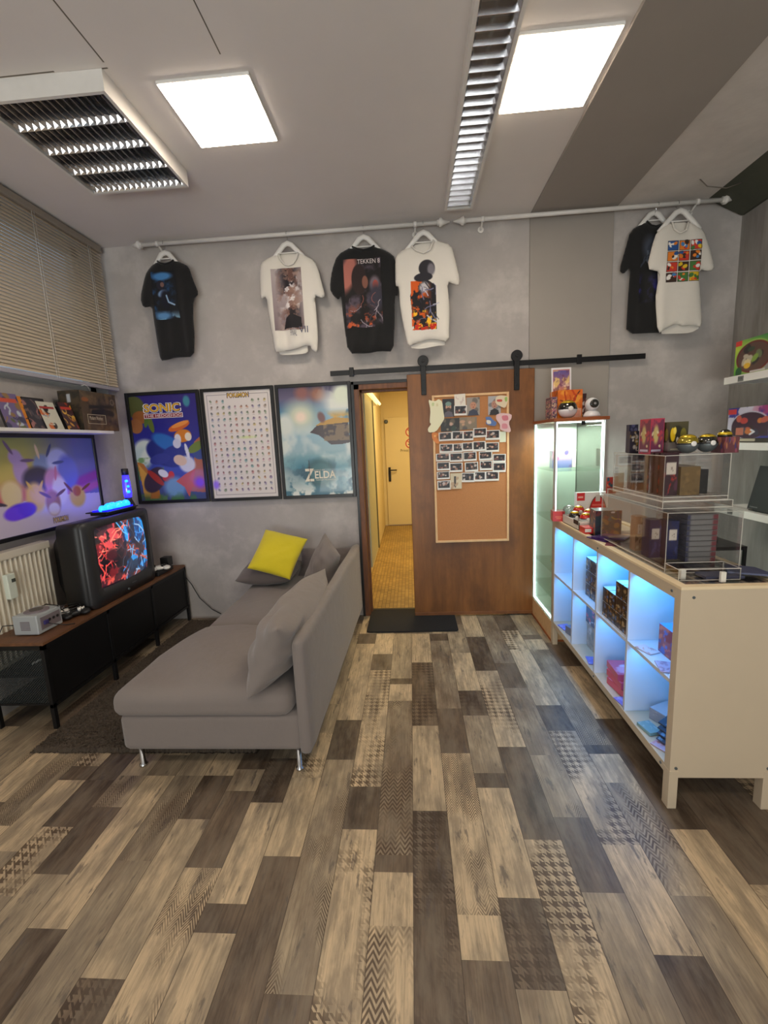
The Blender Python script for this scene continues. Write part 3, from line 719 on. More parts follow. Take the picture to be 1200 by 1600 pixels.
shirt('black T-shirt with dark blue print, hanging alone at far left', [(230, 242), (190, 275), (165, 315), (137, 445), (155, 497), (203, 490), (212, 560), (232, 690), (250, 790), (290, 785), (330, 772), (435, 768), (438, 650), (430, 545), (432, 450), (462, 420), (430, 345), (405, 270), (370, 250), (320, 233), (275, 250)], S4, 180, 340, 3.5, M['shirtb'], 1, neck=[(232, 240), (250, 252), (278, 256), (305, 247), (322, 234)], art=c, artbox=(235, 305, 365, 570), hang=(272, 192), hw=.095, hanglab='white hanger holding the black shirt with blue print at far left')
c = CV(70, 140, (196, 182, 180)); c.grad([(0, (120, 104, 110)), (.6, (178, 166, 166)), (1, (150, 140, 142))], 60)
mk = np.clip(1.25 - abs(c.u - .58) * 2.6, 0, 1)
c.cloud((226, 220, 220), 3, 3, .40, .52, mk, .9).cloud((34, 26, 32), 11, 3, .48, .53, mk).cloud((120, 84, 74), 17, 5, .52, .58, mk, .8).cloud((150, 118, 104), 27, 6, .56, .62, mk, .7).poly([(.3, .02), (.92, .04), (.9, .2), (.6, .27), (.4, .2)], (28, 24, 30))
shirt('white T-shirt with tall grey and dark print, second from left', [(390, 262), (280, 315), (200, 370), (188, 480), (198, 790), (262, 748), (290, 950), (325, 1150), (365, 1385), (420, 1378), (545, 1365), (640, 1335), (700, 1310), (765, 1310), (780, 1360), (845, 1390), (852, 1200), (835, 950), (808, 735), (885, 770), (935, 745), (900, 620), (860, 460), (820, 350), (690, 275), (625, 242), (600, 330), (560, 385), (510, 395), (460, 385), (420, 340)], 7.271, 380, 360, 3.5, M['shirtw'], 2,
      neck=[(400, 265), (430, 340), (470, 385), (515, 395), (565, 380), (600, 330), (622, 250)], back=[(395, 268), (625, 250), (720, 330), (740, 1370), (700, 1400), (560, 1412), (420, 1415), (400, 1370), (330, 500)], art=c, artbox=(375, 450, 712, 1150), texts=[('FINAL', .52, -.1, .72, -.0, (90, 96, 110)), ('VII', .8, -.06, 1.1, .05, (60, 70, 96))], hang=(500, 145), hanglab='white hanger inside the white shirt with tall dark print')
c = CV(80, 150, (22, 18, 20)); c.cloud((80, 70, 84), 4, 4, .45, .7).ell(.12, .8, .2, .28, (176, 108, 96), -15, .5).ell(.4, .7, .2, .22, (40, 26, 26)).ell(.56, .66, .08, .09, (128, 84, 70)).ell(.82, .62, .14, .12, (110, 98, 108), soft=.5).ell(.84, .6, .08, .08, (176, 78, 66)).ell(.85, .42, .2, .2, (54, 52, 66), soft=.6).cloud((196, 90, 50), 8, 9, .56, .66, np.clip(1.2 - c.v * 3, 0, 1)).strokes(12, [(180, 170, 180), (90, 80, 90), (150, 90, 80)], 3, .008, .1, .95, .05, .5).cloud((16, 14, 16), 12, 6, .5, .6, np.clip(1 - c.v * 6, 0, 1))
shirt('black T-shirt with red and grey battle print and small title, third from left', [(175, 160), (95, 205), (65, 290), (52, 390), (72, 430), (103, 455), (115, 430), (130, 570), (155, 750), (260, 750), (330, 736), (405, 740), (412, 580), (413, 430), (430, 430), (428, 370), (415, 220), (380, 190), (300, 153), (240, 176)], S4, 500, 340, 3.5, M['shirtb'], 3, neck=[(176, 160), (205, 172), (240, 178), (275, 170), (300, 154)], art=c, artbox=(150, 238, 350, 615), texts=[('TEKKEN 8', .38, .92, .98, .985, (214, 204, 204))], hang=(240, 105), hanglab='white hanger holding the black shirt with red battle print')
c = CV(80, 170, (226, 221, 212)); c.poly([(.15, .02), (.9, .02), (.9, .62), (.55, .72), (.2, .7), (.05, .5)], (26, 24, 30)).cloud((214, 92, 24), 5, 5, .4, .5, ((c.u < .75) & (c.v < .7) & (c.v > .02) & (c.u > .08)).astype(float) * np.clip(2.4 - c.u * 3, 0, 1)).cloud((248, 190, 40), 15, 6, .5, .6, ((c.v < .3) & (c.v > .02) & (c.u > .15) & (c.u < .88)).astype(float)).ell(.62, .86, .26, .11, (42, 40, 46)).ell(.76, .84, .12, .08, (120, 116, 124), soft=.5).ell(.5, .74, .3, .06, (40, 38, 46)).ell(.52, .6, .16, .07, (196, 192, 196), soft=.6).strokes(16, [(190, 190, 205), (40, 40, 54), (110, 110, 140)], 6, .014, .4, .9, .15, .62).cloud((200, 44, 24), 25, 12, .5, .55, ((c.v < .1) & (c.v > .015) & (c.u > .15) & (c.u < .9)).astype(float))
shirt('white T-shirt with black figure and orange flame print, fourth from left', [(500, 155), (430, 195), (415, 230), (415, 382), (435, 378), (442, 500), (465, 620), (485, 716), (540, 690), (620, 668), (712, 690), (716, 560), (714, 480), (700, 352), (765, 378), (772, 340), (745, 230), (725, 150), (625, 120), (612, 170), (575, 192), (540, 185)], S4, 500, 340, 3.47, M['shirtw'], 4, neck=[(503, 156), (530, 182), (570, 194), (605, 178), (626, 124)], back=[(500, 156), (626, 125), (690, 180), (700, 700), (640, 708), (560, 724), (490, 718), (460, 300)], art=c, artbox=(495, 235, 660, 635), hang=(570, 80), hanglab='white hanger inside the white shirt with flame print')
c = CV(50, 110, (17, 17, 19)); c.ell(.4, .8, .3, .16, (60, 66, 80), soft=.9).strokes(6, [(86, 96, 112), (50, 56, 70)], 4, .03, .2, .7, .55, .95).cloud((52, 50, 130), 7, 4, .4, .6, np.clip(1 - abs(c.v - .2) * 4, 0, 1))
shirt('black T-shirt with faint blue print, partly behind white shirt at right', [(440, 340), (340, 400), (310, 510), (270, 650), (295, 675), (340, 630), (330, 750), (320, 900), (312, 1048), (520, 1040), (620, 1040), (640, 760), (640, 640), (690, 660), (700, 560), (650, 420), (560, 370), (530, 362), (490, 372)], 4, 900, 260, 3.54, M['shirtb'], 5, neck=[(442, 342), (470, 368), (500, 374), (532, 362)], art=c, artbox=(380, 430, 520, 860), hang=(490, 288), hw=.11, hanglab='white hanger of the black shirt behind the white shirt at right')
c = CV(110, 140, (226, 221, 212)); r = random.Random(8)
cc = [(60, 40, 30), (226, 190, 40), (40, 84, 150), (206, 60, 44), (70, 120, 60), (70, 130, 190), (230, 130, 40)]
for i in range(3):
    for j in range(4):
        x0 = .02 + i * .33; y0 = .01 + j * .25; c.rect(x0, y0, x0 + .3, y0 + .22, cc[(i * 4 + j * 3) % 7]); c.blobs(5, cc + [(240, 236, 230)] * 3, i * 7 + j, .03, .08, x0 + .03, x0 + .27, y0 + .03, y0 + .19)
        c.line([(x0, y0), (x0 + .3, y0), (x0 + .3, y0 + .22), (x0, y0 + .22), (x0, y0)], .008, (50, 40, 40))
shirt('white T-shirt with colourful comic panel print at far right of wall', [(600, 350), (530, 380), (490, 440), (440, 640), (528, 660), (508, 740), (495, 830), (510, 1048), (570, 1010), (630, 980), (660, 1000), (720, 992), (790, 1005), (782, 860), (770, 700), (772, 645), (840, 655), (868, 635), (840, 520), (800, 400), (750, 370), (705, 345), (690, 400), (650, 415), (615, 395)], 4, 900, 260, 3.46, M['shirtw'], 6, neck=[(602, 350), (616, 392), (650, 415), (688, 400), (704, 348)], back=[(600, 352), (704, 348), (760, 420), (780, 1005), (720, 1040), (620, 1045), (515, 1048), (510, 500)], art=c, artbox=(545, 475, 762, 735), hang=(655, 275), hanglab='white hanger inside the comic print shirt at far right')

# ------------------------------------------------------------------ framed posters on the back wall
def framed(name_label, x0, x1, z0, z1, cv, Y=D, fw=.026, m='glossprint'):
    o = thing('framed_poster', name_label, 'poster', ((x0 + x1) / 2, Y - .015, z0), 'framed posters on back wall')
    b = MB(); d0, d1 = Y - .03, Y - .004
    b.box(x0, x0 + fw, d0, d1, z0, z1); b.box(x1 - fw, x1, d0, d1, z0, z1); b.box(x0 + fw, x1 - fw, d0, d1, z0, z0 + fw); b.box(x0 + fw, x1 - fw, d0, d1, z1 - fw, z1)
    b.build('frame', M['frame'], o, bevel=.002)
    MB().box(x0 + .004, x1 - .004, Y - .012, Y - .006, z0 + .004, z1 - .004).build('backing_board', M['frame'], o)
    decal('print', cv, (x0 + fw, Y - .018, z0 + fw), (x1 - x0 - 2 * fw, 0, 0), (0, 0, z1 - z0 - 2 * fw), M[m], o)
    def T(s, u0, v0, u1, v1, rgb, bold=0, dep=.002, nm='lettering', **k):
        wx, hz = x1 - x0 - 2 * fw, z1 - z0 - 2 * fw
        return text(nm, s, (x0 + fw + u0 * wx, Y - .018 - dep, z0 + fw + v0 * hz), ((u1 - u0) * wx, 0, 0), (0, 0, (v1 - v0) * hz), tmat(rgb), o, bold, .0, **k)
    return o, T
PZ0, PZ1 = 1.05, 1.972
c = CV(130, 200, (44, 40, 120)); c.grad([(0, (70, 80, 120)), (.3, (60, 80, 170)), (.6, (44, 46, 138)), (1, (52, 40, 120))])
c.ell(.06, .9, .16, .1, (86, 92, 48)).ell(.14, .8, .12, .06, (150, 92, 46)).ell(.06, .72, .1, .07, (160, 104, 60)).ell(.28, .74, .04, .09, (96, 112, 48), 12).ell(.22, .76, .03, .06, (84, 110, 50), -14)
c.ell(.14, .5, .16, .09, (206, 216, 206), 20, .4).ell(.1, .42, .14, .1, (186, 204, 200), 0, .5).ell(.22, .46, .18, .06, (214, 222, 210), 40, .4)
c.cloud((96, 140, 70), 31, 6, .42, .55, ((c.v < .42) & (c.u < .4)).astype(float), .8)
c.ell(.7, .7, .17, .035, (214, 104, 44), 18).ell(.72, .72, .14, .02, (236, 150, 70), 18).ell(.74, .61, .13, .06, (218, 130, 40), 10).ell(.66, .58, .05, .05, (226, 222, 222)).ell(.82, .6, .05, .04, (238, 226, 200))
c.poly([(.9, .55), (1, .6), (1, .06), (.72, .08), (.86, .3)], (176, 104, 72)).ell(.96, .44, .1, .06, (60, 80, 140)).ell(.92, .5, .14, .04, (110, 130, 56), 30)
c.ell(.46, .46, .3, .13, (36, 44, 120), -18).ell(.5, .55, .24, .07, (48, 110, 184), -28, .3).ell(.58, .42, .2, .1, (44, 54, 134), 20).ell(.36, .4, .16, .05, (52, 60, 140), 12)
c.ell(.64, .54, .06, .045, (210, 210, 222)).ell(.76, .34, .12, .08, (214, 214, 226), 40, .3).ell(.66, .38, .1, .05, (226, 196, 170), -20).ell(.78, .46, .025, .08, (226, 226, 232), 10)
c.poly([(.0, .38), (.1, .36), (.28, .14), (.3, .02), (.06, .02)], (182, 116, 50)).poly([(.02, .36), (.2, .2), (.14, .04), (.05, .04)], (214, 160, 70)).ell(.24, .2, .14, .14, (62, 46, 66), -38).ell(.26, .22, .16, .03, (170, 52, 44), -46).ell(.42, .22, .06, .04, (196, 44, 48)).ell(.5, .24, .045, .04, (206, 56, 54)).ell(.38, .26, .08, .035, (222, 222, 228), -30)
c.ell(.54, .12, .16, .1, (112, 156, 196), 0, .5).poly([(.56, .18), (.7, .24), (.88, .3), (.82, .18), (.96, .1), (.8, .12), (.74, .02), (.68, .12)], (196, 92, 66))
c.ell(.92, .16, .08, .05, (126, 58, 226), 0, .9, .9).cloud((74, 120, 60), 12, 10, .4, .55, np.clip(1 - c.v * 12, 0, 1)).ell(.85, .93, .05, .05, (66, 140, 160), soft=.5)  # soft violet ellipse: reflection of the blue lamps painted into the print
o, T = framed('framed blue cartoon poster with yellow title, leftmost of three', -2.338, -1.712, PZ0, PZ1, c)
T('SONIC', .195, .835, .765, .925, (240, 236, 236), .075, .001, 'title_outline'); T('SONIC', .21, .84, .75, .92, (34, 22, 40), .045, .002, 'title_shadow'); T('SONIC', .22, .845, .74, .915, (232, 176, 52), .02, .0035, 'title')
b = MB(); x0, x1 = -2.338 + .026, -1.712 - .026; wx, hz = x1 - x0, PZ1 - PZ0 - .052
b.box(x0 + .2 * wx, x0 + .78 * wx, D - .0205, D - .0195, PZ0 + .026 + .785 * hz, PZ0 + .026 + .83 * hz); b.build('title_banner', tmat((236, 230, 230)), o)
MB().box(x0 + .21 * wx, x0 + .77 * wx, D - .0215, D - .0205, PZ0 + .026 + .79 * hz, PZ0 + .026 + .825 * hz).build('title_banner_fill', tmat((140, 34, 44)), o)
T('THE HEDGEHOG', .22, .795, .76, .82, (236, 220, 216), .008, .0045, 'subtitle')
c = CV(150, 225, (226, 218, 214)); r = random.Random(4)
cc = [(150, 120, 100), (110, 130, 90), (196, 120, 80), (120, 120, 150), (176, 90, 90), (200, 170, 90), (120, 90, 140), (90, 140, 140), (205, 150, 160), (90, 90, 96)]
for i in range(10):
    for j in range(16):
        if j == 15 and 3 <= i <= 6: continue
        x = .095 + i * .09; y = .075 + j * .0555; k = tuple(int(q * .6 + 90) for q in r.choice(cc)); c.ell(x, y, r.uniform(.012, .024), r.uniform(.008, .016), k, r.uniform(0, 180), .4).ell(x + r.uniform(-.01, .01), y + .008, .012, .008, tuple(int(q * .7) for q in k), 0, .4)
        c.rect(x - .018, y - .02, x + .018, y - .017, (176, 168, 166))
c.line([(.04, .03), (.96, .03), (.96, .97), (.04, .97), (.04, .03)], .004, (130, 120, 124)).ell(.5, .965, .16, .03, (226, 218, 214))
c.ell(.6, .57, .12, .012, (214, 226, 160), 0, .9, .8).ell(.05, .13, .05, .04, (150, 110, 250), 0, .9, .9)  # violet spot at lower left paints the blue lamps' reflection on the chart
o, T = framed('framed white chart poster of tiny pictures, middle of three', -1.698, -1.092, PZ0 - .002, PZ1, c)
T('POKéMON', .345, .935, .68, .985, (44, 56, 110), .07, .001, 'title_outline'); T('POKéMON', .355, .94, .67, .98, (222, 180, 60), .02, .0025, 'title')
c = CV(150, 225, (130, 160, 180)); c.grad([(0, (60, 110, 130)), (.25, (44, 116, 138)), (.42, (150, 180, 190)), (.62, (150, 186, 204)), (.78, (50, 110, 160)), (.9, (104, 96, 126)), (1, (74, 70, 98))])
c.ell(.3, .74, .24, .13, (206, 212, 190), 0, .95).ell(.3, .73, .08, .05, (244, 224, 206), 0, .9).ell(.34, .95, .1, .06, (160, 98, 86), 0, .9, .8).ell(.56, .93, .1, .06, (170, 108, 78), 0, .9, .8)
c.cloud((212, 220, 216), 2, 3, .40, .56, np.clip(1.2 - abs(c.v - .47) * 5, 0, 1)).cloud((226, 230, 222), 8, 5, .38, .5, np.clip((c.u - .5) * 4, 0, 1) * np.clip(1.2 - abs(c.v - .84) * 6, 0, 1))
c.ell(.06, .66, .12, .1, (216, 222, 216), 0, .6).ell(.92, .92, .14, .09, (226, 234, 214), 0, .7).cloud((214, 168, 84), 5, 6, .36, .5, np.clip((c.u - .6) * 6, 0, 1) * np.clip(1.2 - abs(c.v - .71) * 16, 0, 1))
c.poly([(.42, .585), (.54, .655), (.98, .67), (1.0, .48), (.86, .465), (.72, .465), (.62, .52), (.54, .56)], (74, 62, 64)).cloud((150, 126, 92), 7, 9, .46, .54, ((c.v > .5) & (c.v < .65) & (c.u > .62)).astype(float), .7).poly([(.5, .645), (1, .665), (1, .70), (.8, .715), (.6, .68)], (192, 150, 70)).ell(.6, .72, .05, .05, (120, 84, 84), 20, .5)
c.cloud((30, 74, 96), 14, 7, .44, .54, np.clip(1.2 - abs(c.v - .2) * 7, 0, 1), .8).cloud((222, 226, 220), 16, 6, .44, .54, np.clip(1.1 - c.v * 4, 0, 1)).cloud((214, 222, 220), 26, 6, .44, .54, np.clip(abs(c.u - .5) * 4 - 1, 0, 1) * np.clip(1.4 - c.v * 3, 0, 1), .8).ell(.54, .21, .2, .13, (30, 82, 88), 0, .4, .85).ell(.54, .21, .15, .095, (52, 108, 116), 0, .4, .8)
o, T = framed('framed sky and floating cliff poster, rightmost of three beside doorway', -1.078, -.463, PZ0 - .004, PZ1, c)
T('THE LEGEND OF', .36, .228, .6, .24, (220, 214, 196), .0); T('Z', .3, .13, .44, .25, (232, 224, 206), .03, nm='title_initial'); T('ELDA', .45, .155, .76, .225, (232, 224, 206), .02, nm='title'); T('TEARS OF THE KINGDOM', .46, .135, .76, .147, (226, 220, 200), 0, nm='subtitle')
b = MB(); b.box(-.843, -.839, D - .0215, D - .02, 1.18, 1.36); b.box(-.852, -.83, D - .0215, D - .02, 1.30, 1.304); b.build('sword_mark', tmat((60, 50, 54)), o)

# landscape poster on the left wall
XP = XL + .055
c = CV(220, 145, (200, 180, 200)); c.grad([(0, (206, 190, 210)), (.25, (206, 176, 196)), (.45, (196, 110, 120)), (.62, (196, 176, 90)), (1, (150, 160, 90))], 100)
c.put(np.clip((c.u - .35) * 2.2, 0, 1), (96, 104, 176), .85).ell(.9, .5, .3, .06, (150, 70, 150), 14, .8).ell(.86, .38, .3, .05, (186, 96, 160), 10, .8).poly([(0, .0), (1, .0), (1, .3), (.5, .36), (0, .3)], (206, 194, 214)).ell(.08, .4, .2, .06, (200, 80, 90), 0, .7)
A = [(.3, .66, .06, .15, (176, 150, 200)), (.27, .8, .05, .08, (176, 150, 206)), (.48, .7, .08, .12, (130, 150, 186)), (.42, .55, .12, .14, (56, 50, 66)), (.62, .74, .1, .14, (190, 196, 226)), (.7, .6, .1, .2, (110, 120, 196)), (.55, .5, .08, .16, (196, 140, 180)), (.6, .4, .07, .16, (222, 214, 230)), (.2, .42, .08, .14, (222, 204, 150)), (.38, .36, .08, .16, (222, 186, 80)), (.52, .27, .065, .14, (160, 110, 70)), (.52, .2, .05, .07, (220, 206, 190)), (.76, .3, .08, .13, (216, 180, 90)), (.76, .36, .04, .06, (180, 100, 50)), (.25, .24, .1, .08, (84, 40, 236)), (.2, .22, .08, .07, (110, 60, 246)), (.3, .25, .07, .07, (96, 50, 240))]  # last three saturated blue blobs are the lamp reflection, painted in
for x, y, rx, ry, k in A: c.ell(x, y, rx, ry, k, 0, .35)
for x, y, q, k in ((.23, .9, 120, (110, 84, 130)), (.45, .85, 100, (226, 200, 160)), (.55, .86, 60, (70, 80, 120)), (.35, .47, 120, (222, 186, 60)), (.43, .46, 60, (222, 186, 60)), (.46, .37, 150, (90, 60, 50)), (.6, .37, 25, (110, 76, 60)), (.68, .42, 130, (120, 70, 50)), (.86, .4, 25, (120, 74, 50)), (.1, .34, 165, (60, 50, 60)), (.58, .6, 80, (196, 120, 150)), (.36, .76, 0, (110, 84, 130)), (.62, .72, 5, (80, 90, 140))): c.ell(x, y, .055, .018, k, q, .3)
o = thing('framed_landscape_poster', 'wide framed rainbow poster of pastel shapes on left wall above radiator', 'poster', (XP, 2.6, 1.03))
tl = rotx((XP, 3.19, 1.32), 0); z0, z1, y0, y1, fw = 1.0, 1.632, 2.235, 3.195, .026
b = MB(); b.box(XL + .002, XP, y0, y1, z0, z0 + fw); b.box(XL + .002, XP, y0, y1, z1 - fw, z1); b.box(XL + .002, XP, y0, y0 + fw, z0 + fw, z1 - fw); b.box(XL + .002, XP, y1 - fw, y1, z0 + fw, z1 - fw)
b.build('frame', M['frame'], o, bevel=.003)
decal('print', c, (XP - .008, y0 + fw, z0 + fw), (0, y1 - y0 - 2 * fw, 0), (0, 0, z1 - z0 - 2 * fw), M['glossprint'], o)
text('title_outline', 'POKéMON', (XP - .006, y0 + .49 * .96, z0 + .045), (0, .13, 0), (0, 0, .042), tmat((90, 90, 150)), o, .05, 0); text('title', 'POKéMON', (XP - .0045, y0 + .49 * .96 + .003, z0 + .048), (0, .124, 0), (0, 0, .036), tmat((214, 180, 110)), o, .02, 0)

# ------------------------------------------------------------------ barn door
XD0, XD1 = -.012, .968
o = thing('sliding_barn_door', 'brown stained sliding wooden door on black wall rail', 'door', (.48, 3.55, .012))
MB().box(XD0, XD1, 3.54, 3.574, .012, 1.99).build('door_panel', M['barn'], o, bevel=.004)
MB().box(XD0, XD1, 3.537, 3.575, .012, .04).build('bottom_edge_strip', wood('worn_edge', (98, 58, 28), (130, 80, 40), (2, 4, 2), 4), o, bevel=.002)
for px in (661, 808):
    p = at(px, 565, Y=3.52); q = at(px, 610, Y=3.52); x = p.x
    MB().box(x - .02, x + .02, 3.524, 3.54, 1.83, 2.06).build('hanger_strap', M['blackm'], o, bevel=.003)
    b = MB(); b.cyl((x, 3.522, 2.085), (x, 3.548, 2.085), .042, seg=28); b.cyl((x, 3.514, 2.085), (x, 3.522, 2.085), .012); b.build('roller_wheel', M['blackm'], o, bevel=.002)
    for z in (1.87, 1.95): MB().cyl((x, 3.516, z), (x, 3.524, z), .009, seg=6).build('bolt', M['blackm'], o)
o = thing('door_rail', 'black flat steel rail across the wall above doorway', 'rail', (.58, 3.56, 2.03))
x0, x1 = at(516, 584, Y=3.55).x, at(1009, 552, Y=3.55).x
MB().box(x0, x1, 3.549, 3.557, 2.013, 2.052).build('rail_bar', M['blackm'], o, bevel=.001)
for x in (x0 + .06, x0 + .5, x0 + .95, x0 + 1.45, x1 - .62, x1 - .2): MB().cyl((x, 3.545, 2.032), (x, D - .001, 2.032), .012, seg=10).build('standoff_bolt', M['blackm'], o)
for x in (x0 + .17, at(905, 556, Y=3.55).x): MB().box(x - .018, x + .018, 3.538, 3.552, 2.0, 2.07).build('end_stop', M['blackm'], o, bevel=.003)

# cork board and what is pinned to it
YC = 3.518
cc_ = [at(672.5, 619, Y=YC), at(794.5, 611, Y=YC), at(796, 845, Y=YC), at(683, 848, Y=YC)]
cx0, cx1, cz0, cz1 = (cc_[0].x + cc_[3].x) / 2, (cc_[1].x + cc_[2].x) / 2, (cc_[2].z + cc_[3].z) / 2, (cc_[0].z + cc_[1].z) / 2
o = thing('cork_board', 'tall cork pin board with pale wood frame on brown door', 'pin board', ((cx0 + cx1) / 2, YC, cz0))
b = MB(); fw = .017; b.box(cx0, cx0 + fw, YC - .004, 3.538, cz0, cz1); b.box(cx1 - fw, cx1, YC - .004, 3.538, cz0, cz1); b.box(cx0 + fw, cx1 - fw, YC - .004, 3.538, cz0, cz0 + fw); b.box(cx0 + fw, cx1 - fw, YC - .004, 3.538, cz1 - fw, cz1); b.build('frame', M['pale_wood'], o, bevel=.002)
MB().box(cx0 + fw, cx1 - fw, YC + .004, 3.538, cz0 + fw, cz1 - fw).build('cork_sheet', M['cork'], o)
YP = YC + .002
def bp(x, y): return at(660 + x / 6.153, 600 + y / 6.153, Y=YP)
def photo_art(seed, W_=22, H_=14, pal=None, bg=(26, 22, 26)):
    r = random.Random(seed); c = CV(W_, H_, bg); pal = pal or [(90, 70, 66), (150, 110, 96), (190, 176, 170), (60, 56, 66), (40, 34, 38), (120, 60, 50)]
    c.blobs(9, pal, seed, .05, .16); c.ell(r.uniform(.3, .7), r.uniform(.4, .6), .09, .09 * W_ / H_, (196, 160, 140), 0, .4); return c
ORD = 'first second third fourth fifth sixth seventh eighth ninth tenth eleventh twelfth'.split()
ordn = ['first', 'second', 'third', 'fourth', 'fifth', 'sixth']
def polaroid(x0, y0, x1, y1, label, seed, lay, tilt=0, gr='instant photos pinned in rows on the cork board'):
    A, B = bp(x0, y1), bp(x1, y0); y = YP - .0012 * lay
    o = thing('instant_photo', label, 'photo', ((A.x + B.x) / 2, y, A.z), gr); xf = roty(((A.x + B.x) / 2, y, (A.z + B.z) / 2), tilt)
    MB().box(A.x, B.x, y - .0008, y, A.z, B.z).xf(xf).build('white_border', tmat((226, 222, 216)), o)
    wx, hz = B.x - A.x, B.z - A.z; decal('picture', photo_art(seed), (A.x + wx * .07, y - .0014, A.z + hz * .2), (wx * .86, 0, 0), (0, 0, hz * .72), M['print'], o, xf=xf)
ROW = [[(158, 462, 283, 550), (285, 452, 390, 545), (392, 448, 488, 545), (490, 420, 618, 515), (605, 440, 745, 540)],
       [(165, 572, 295, 665), (295, 570, 383, 658), (383, 560, 483, 648), (483, 548, 605, 648), (605, 558, 735, 655)],
       [(132, 665, 262, 745), (262, 660, 385, 750), (392, 650, 520, 742), (543, 645, 670, 735), (675, 670, 800, 755)],
       [(140, 748, 262, 832), (260, 755, 385, 848), (408, 748, 535, 845), (550, 735, 670, 830), (675, 752, 800, 848)],
       [(140, 838, 262, 918), (375, 850, 500, 945), (500, 840, 605, 938), (605, 835, 735, 932)], [(145, 925, 270, 1018)]]
k = 0
for i, rr in enumerate(ROW):
    for j, q in enumerate(rr):
        k += 1
        lab = 'lowest dark instant photo on cork board, at left edge' if i == 5 else 'white-bordered dark instant photo, %s row of five from the top, %s from left' % (ordn[i], ordn[j])
        polaroid(*q, lab, 40 + k, 3 + (j % 2) + (i % 2) * 2, random.Random(k).uniform(-1.5, 1.5))
polaroid(305, 203, 425, 306, 'dark instant photo pinned at top between the two portraits', 90, 8, 1)
def flat(name, label, cat, q, cv, lay, tilt=0):
    A, B = bp(q[0], q[3]), bp(q[2], q[1]); y = YP - .0012 * lay; xf = roty(((A.x + B.x) / 2, y, (A.z + B.z) / 2), tilt)
    o = thing(name, label, cat, ((A.x + B.x) / 2, y, A.z)); MB().box(A.x, B.x, y - .0006, y, A.z, B.z).xf(xf).build('paper', tmat((214, 208, 200)), o)
    decal('picture', cv, (A.x, y - .0012, A.z), (B.x - A.x, 0, 0), (0, 0, B.z - A.z), M['print'], o, xf=xf)
def portrait(bg, skin, shirt_, seed):
    c = CV(26, 42, bg); c.blobs(4, [tuple(int(v * .7) for v in bg)], seed, .1, .3).poly([(.1, 0), (.9, 0), (.8, .25), (.5, .35), (.2, .25)], shirt_).ell(.5, .55, .24, .2, skin, 0, .2).ell(.42, .58, .04, .02, (50, 36, 32)).ell(.6, .58, .04, .02, (50, 36, 32)).ell(.51, .45, .08, .02, (130, 70, 60)); return c
c = portrait((26, 24, 26), (196, 150, 124), (90, 82, 92), 1); c.ell(.5, .72, .26, .12, (110, 140, 130)).ell(.5, .42, .2, .1, (70, 44, 34))
flat('portrait_photo', 'portrait photo of bearded person in green headscarf on cork board', 'photo', (195, 140, 305, 320), c, 2)
flat('portrait_photo', 'portrait photo of bald person in dark shirt on cork board', 'photo', (425, 125, 550, 305), portrait((150, 140, 130), (190, 134, 106), (50, 54, 74), 2), 2)
flat('portrait_photo', 'tall photo of figure in dark jacket at top right of cork board', 'photo', (632, 112, 752, 300), portrait((170, 168, 170), (180, 130, 110), (34, 32, 36), 3), 2)
flat('group_photo', 'dark group photo under the bearded portrait on cork board', 'photo', (178, 325, 355, 460), photo_art(5, 34, 24, [(90, 80, 66), (60, 56, 50), (130, 120, 100), (40, 60, 50)], (34, 32, 30)), 2)
flat('group_photo', 'bright photo of two people under the bald portrait', 'photo', (350, 315, 522, 442), photo_art(6, 34, 24, [(150, 126, 100), (190, 150, 120), (120, 70, 60), (90, 84, 80)], (130, 116, 96)), 1)
c = CV(20, 22, (226, 218, 204)); c.strokes(5, [(196, 170, 160)], 3, .025, .2, .8, .3, .8); flat('drawn_card', 'small white card with faint drawing pinned at top of cork board', 'drawing', (308, 95, 412, 212), c, 9, -2)
c = CV(22, 30, (206, 190, 160)); c.rect(.3, .1, .5, .8, (60, 50, 46)).blobs(5, [(226, 206, 176), (180, 150, 120)], 4, .1, .2); flat('portrait_photo', 'tall beige photo at lower edge of the pinned rows', 'photo', (270, 855, 376, 1008), c, 6, 1)
flat('paper_note', 'pale green paper note at right edge of cork board', 'note', (742, 455, 802, 560), CV(8, 12, (216, 220, 196)), 2)
def cutout(label, pts, rgb, extra, lay, cat='drawing'):
    P = [(lambda q: (q.x, q.z))(bp(x, y)) for x, y in pts]; y = YP - .0012 * lay; xs = [p[0] for p in P]; zs = [p[1] for p in P]
    o = thing('paper_cutout', label, cat, (sum(xs) / len(xs), y, min(zs))); MB().prism(smooth_poly(P, 1), 'xz', y - .001, y).build('paper', tmat(rgb), o)
    for pp, kc in extra:
        MB().prism(smooth_poly([(lambda q: (q.x, q.z))(bp(x, y_)) for x, y_ in pp], 2), 'xz', y - .0018, y - .0011).build('drawn_patch', tmat(kc), o)
cutout('tall cream animal-shaped paper cutout over left edge of cork board', [(55, 150), (95, 165), (130, 165), (155, 145), (190, 170), (200, 260), (212, 330), (185, 380), (130, 460), (60, 468), (50, 430), (85, 385), (68, 370), (78, 250)], (228, 224, 190), [([(90, 180), (115, 180), (110, 215), (88, 212)], (196, 206, 150)), ([(130, 190), (150, 185), (152, 215), (132, 218)], (214, 206, 160))], 8)
cutout('pink paper cutout over right edge of cork board', [(705, 295), (760, 278), (855, 290), (855, 330), (825, 370), (850, 450), (830, 468), (740, 440), (745, 390), (705, 340)], (226, 190, 190), [([(755, 305), (820, 300), (825, 350), (770, 355)], (206, 120, 134)), ([(760, 380), (810, 380), (820, 430), (760, 430)], (214, 140, 150))], 9)
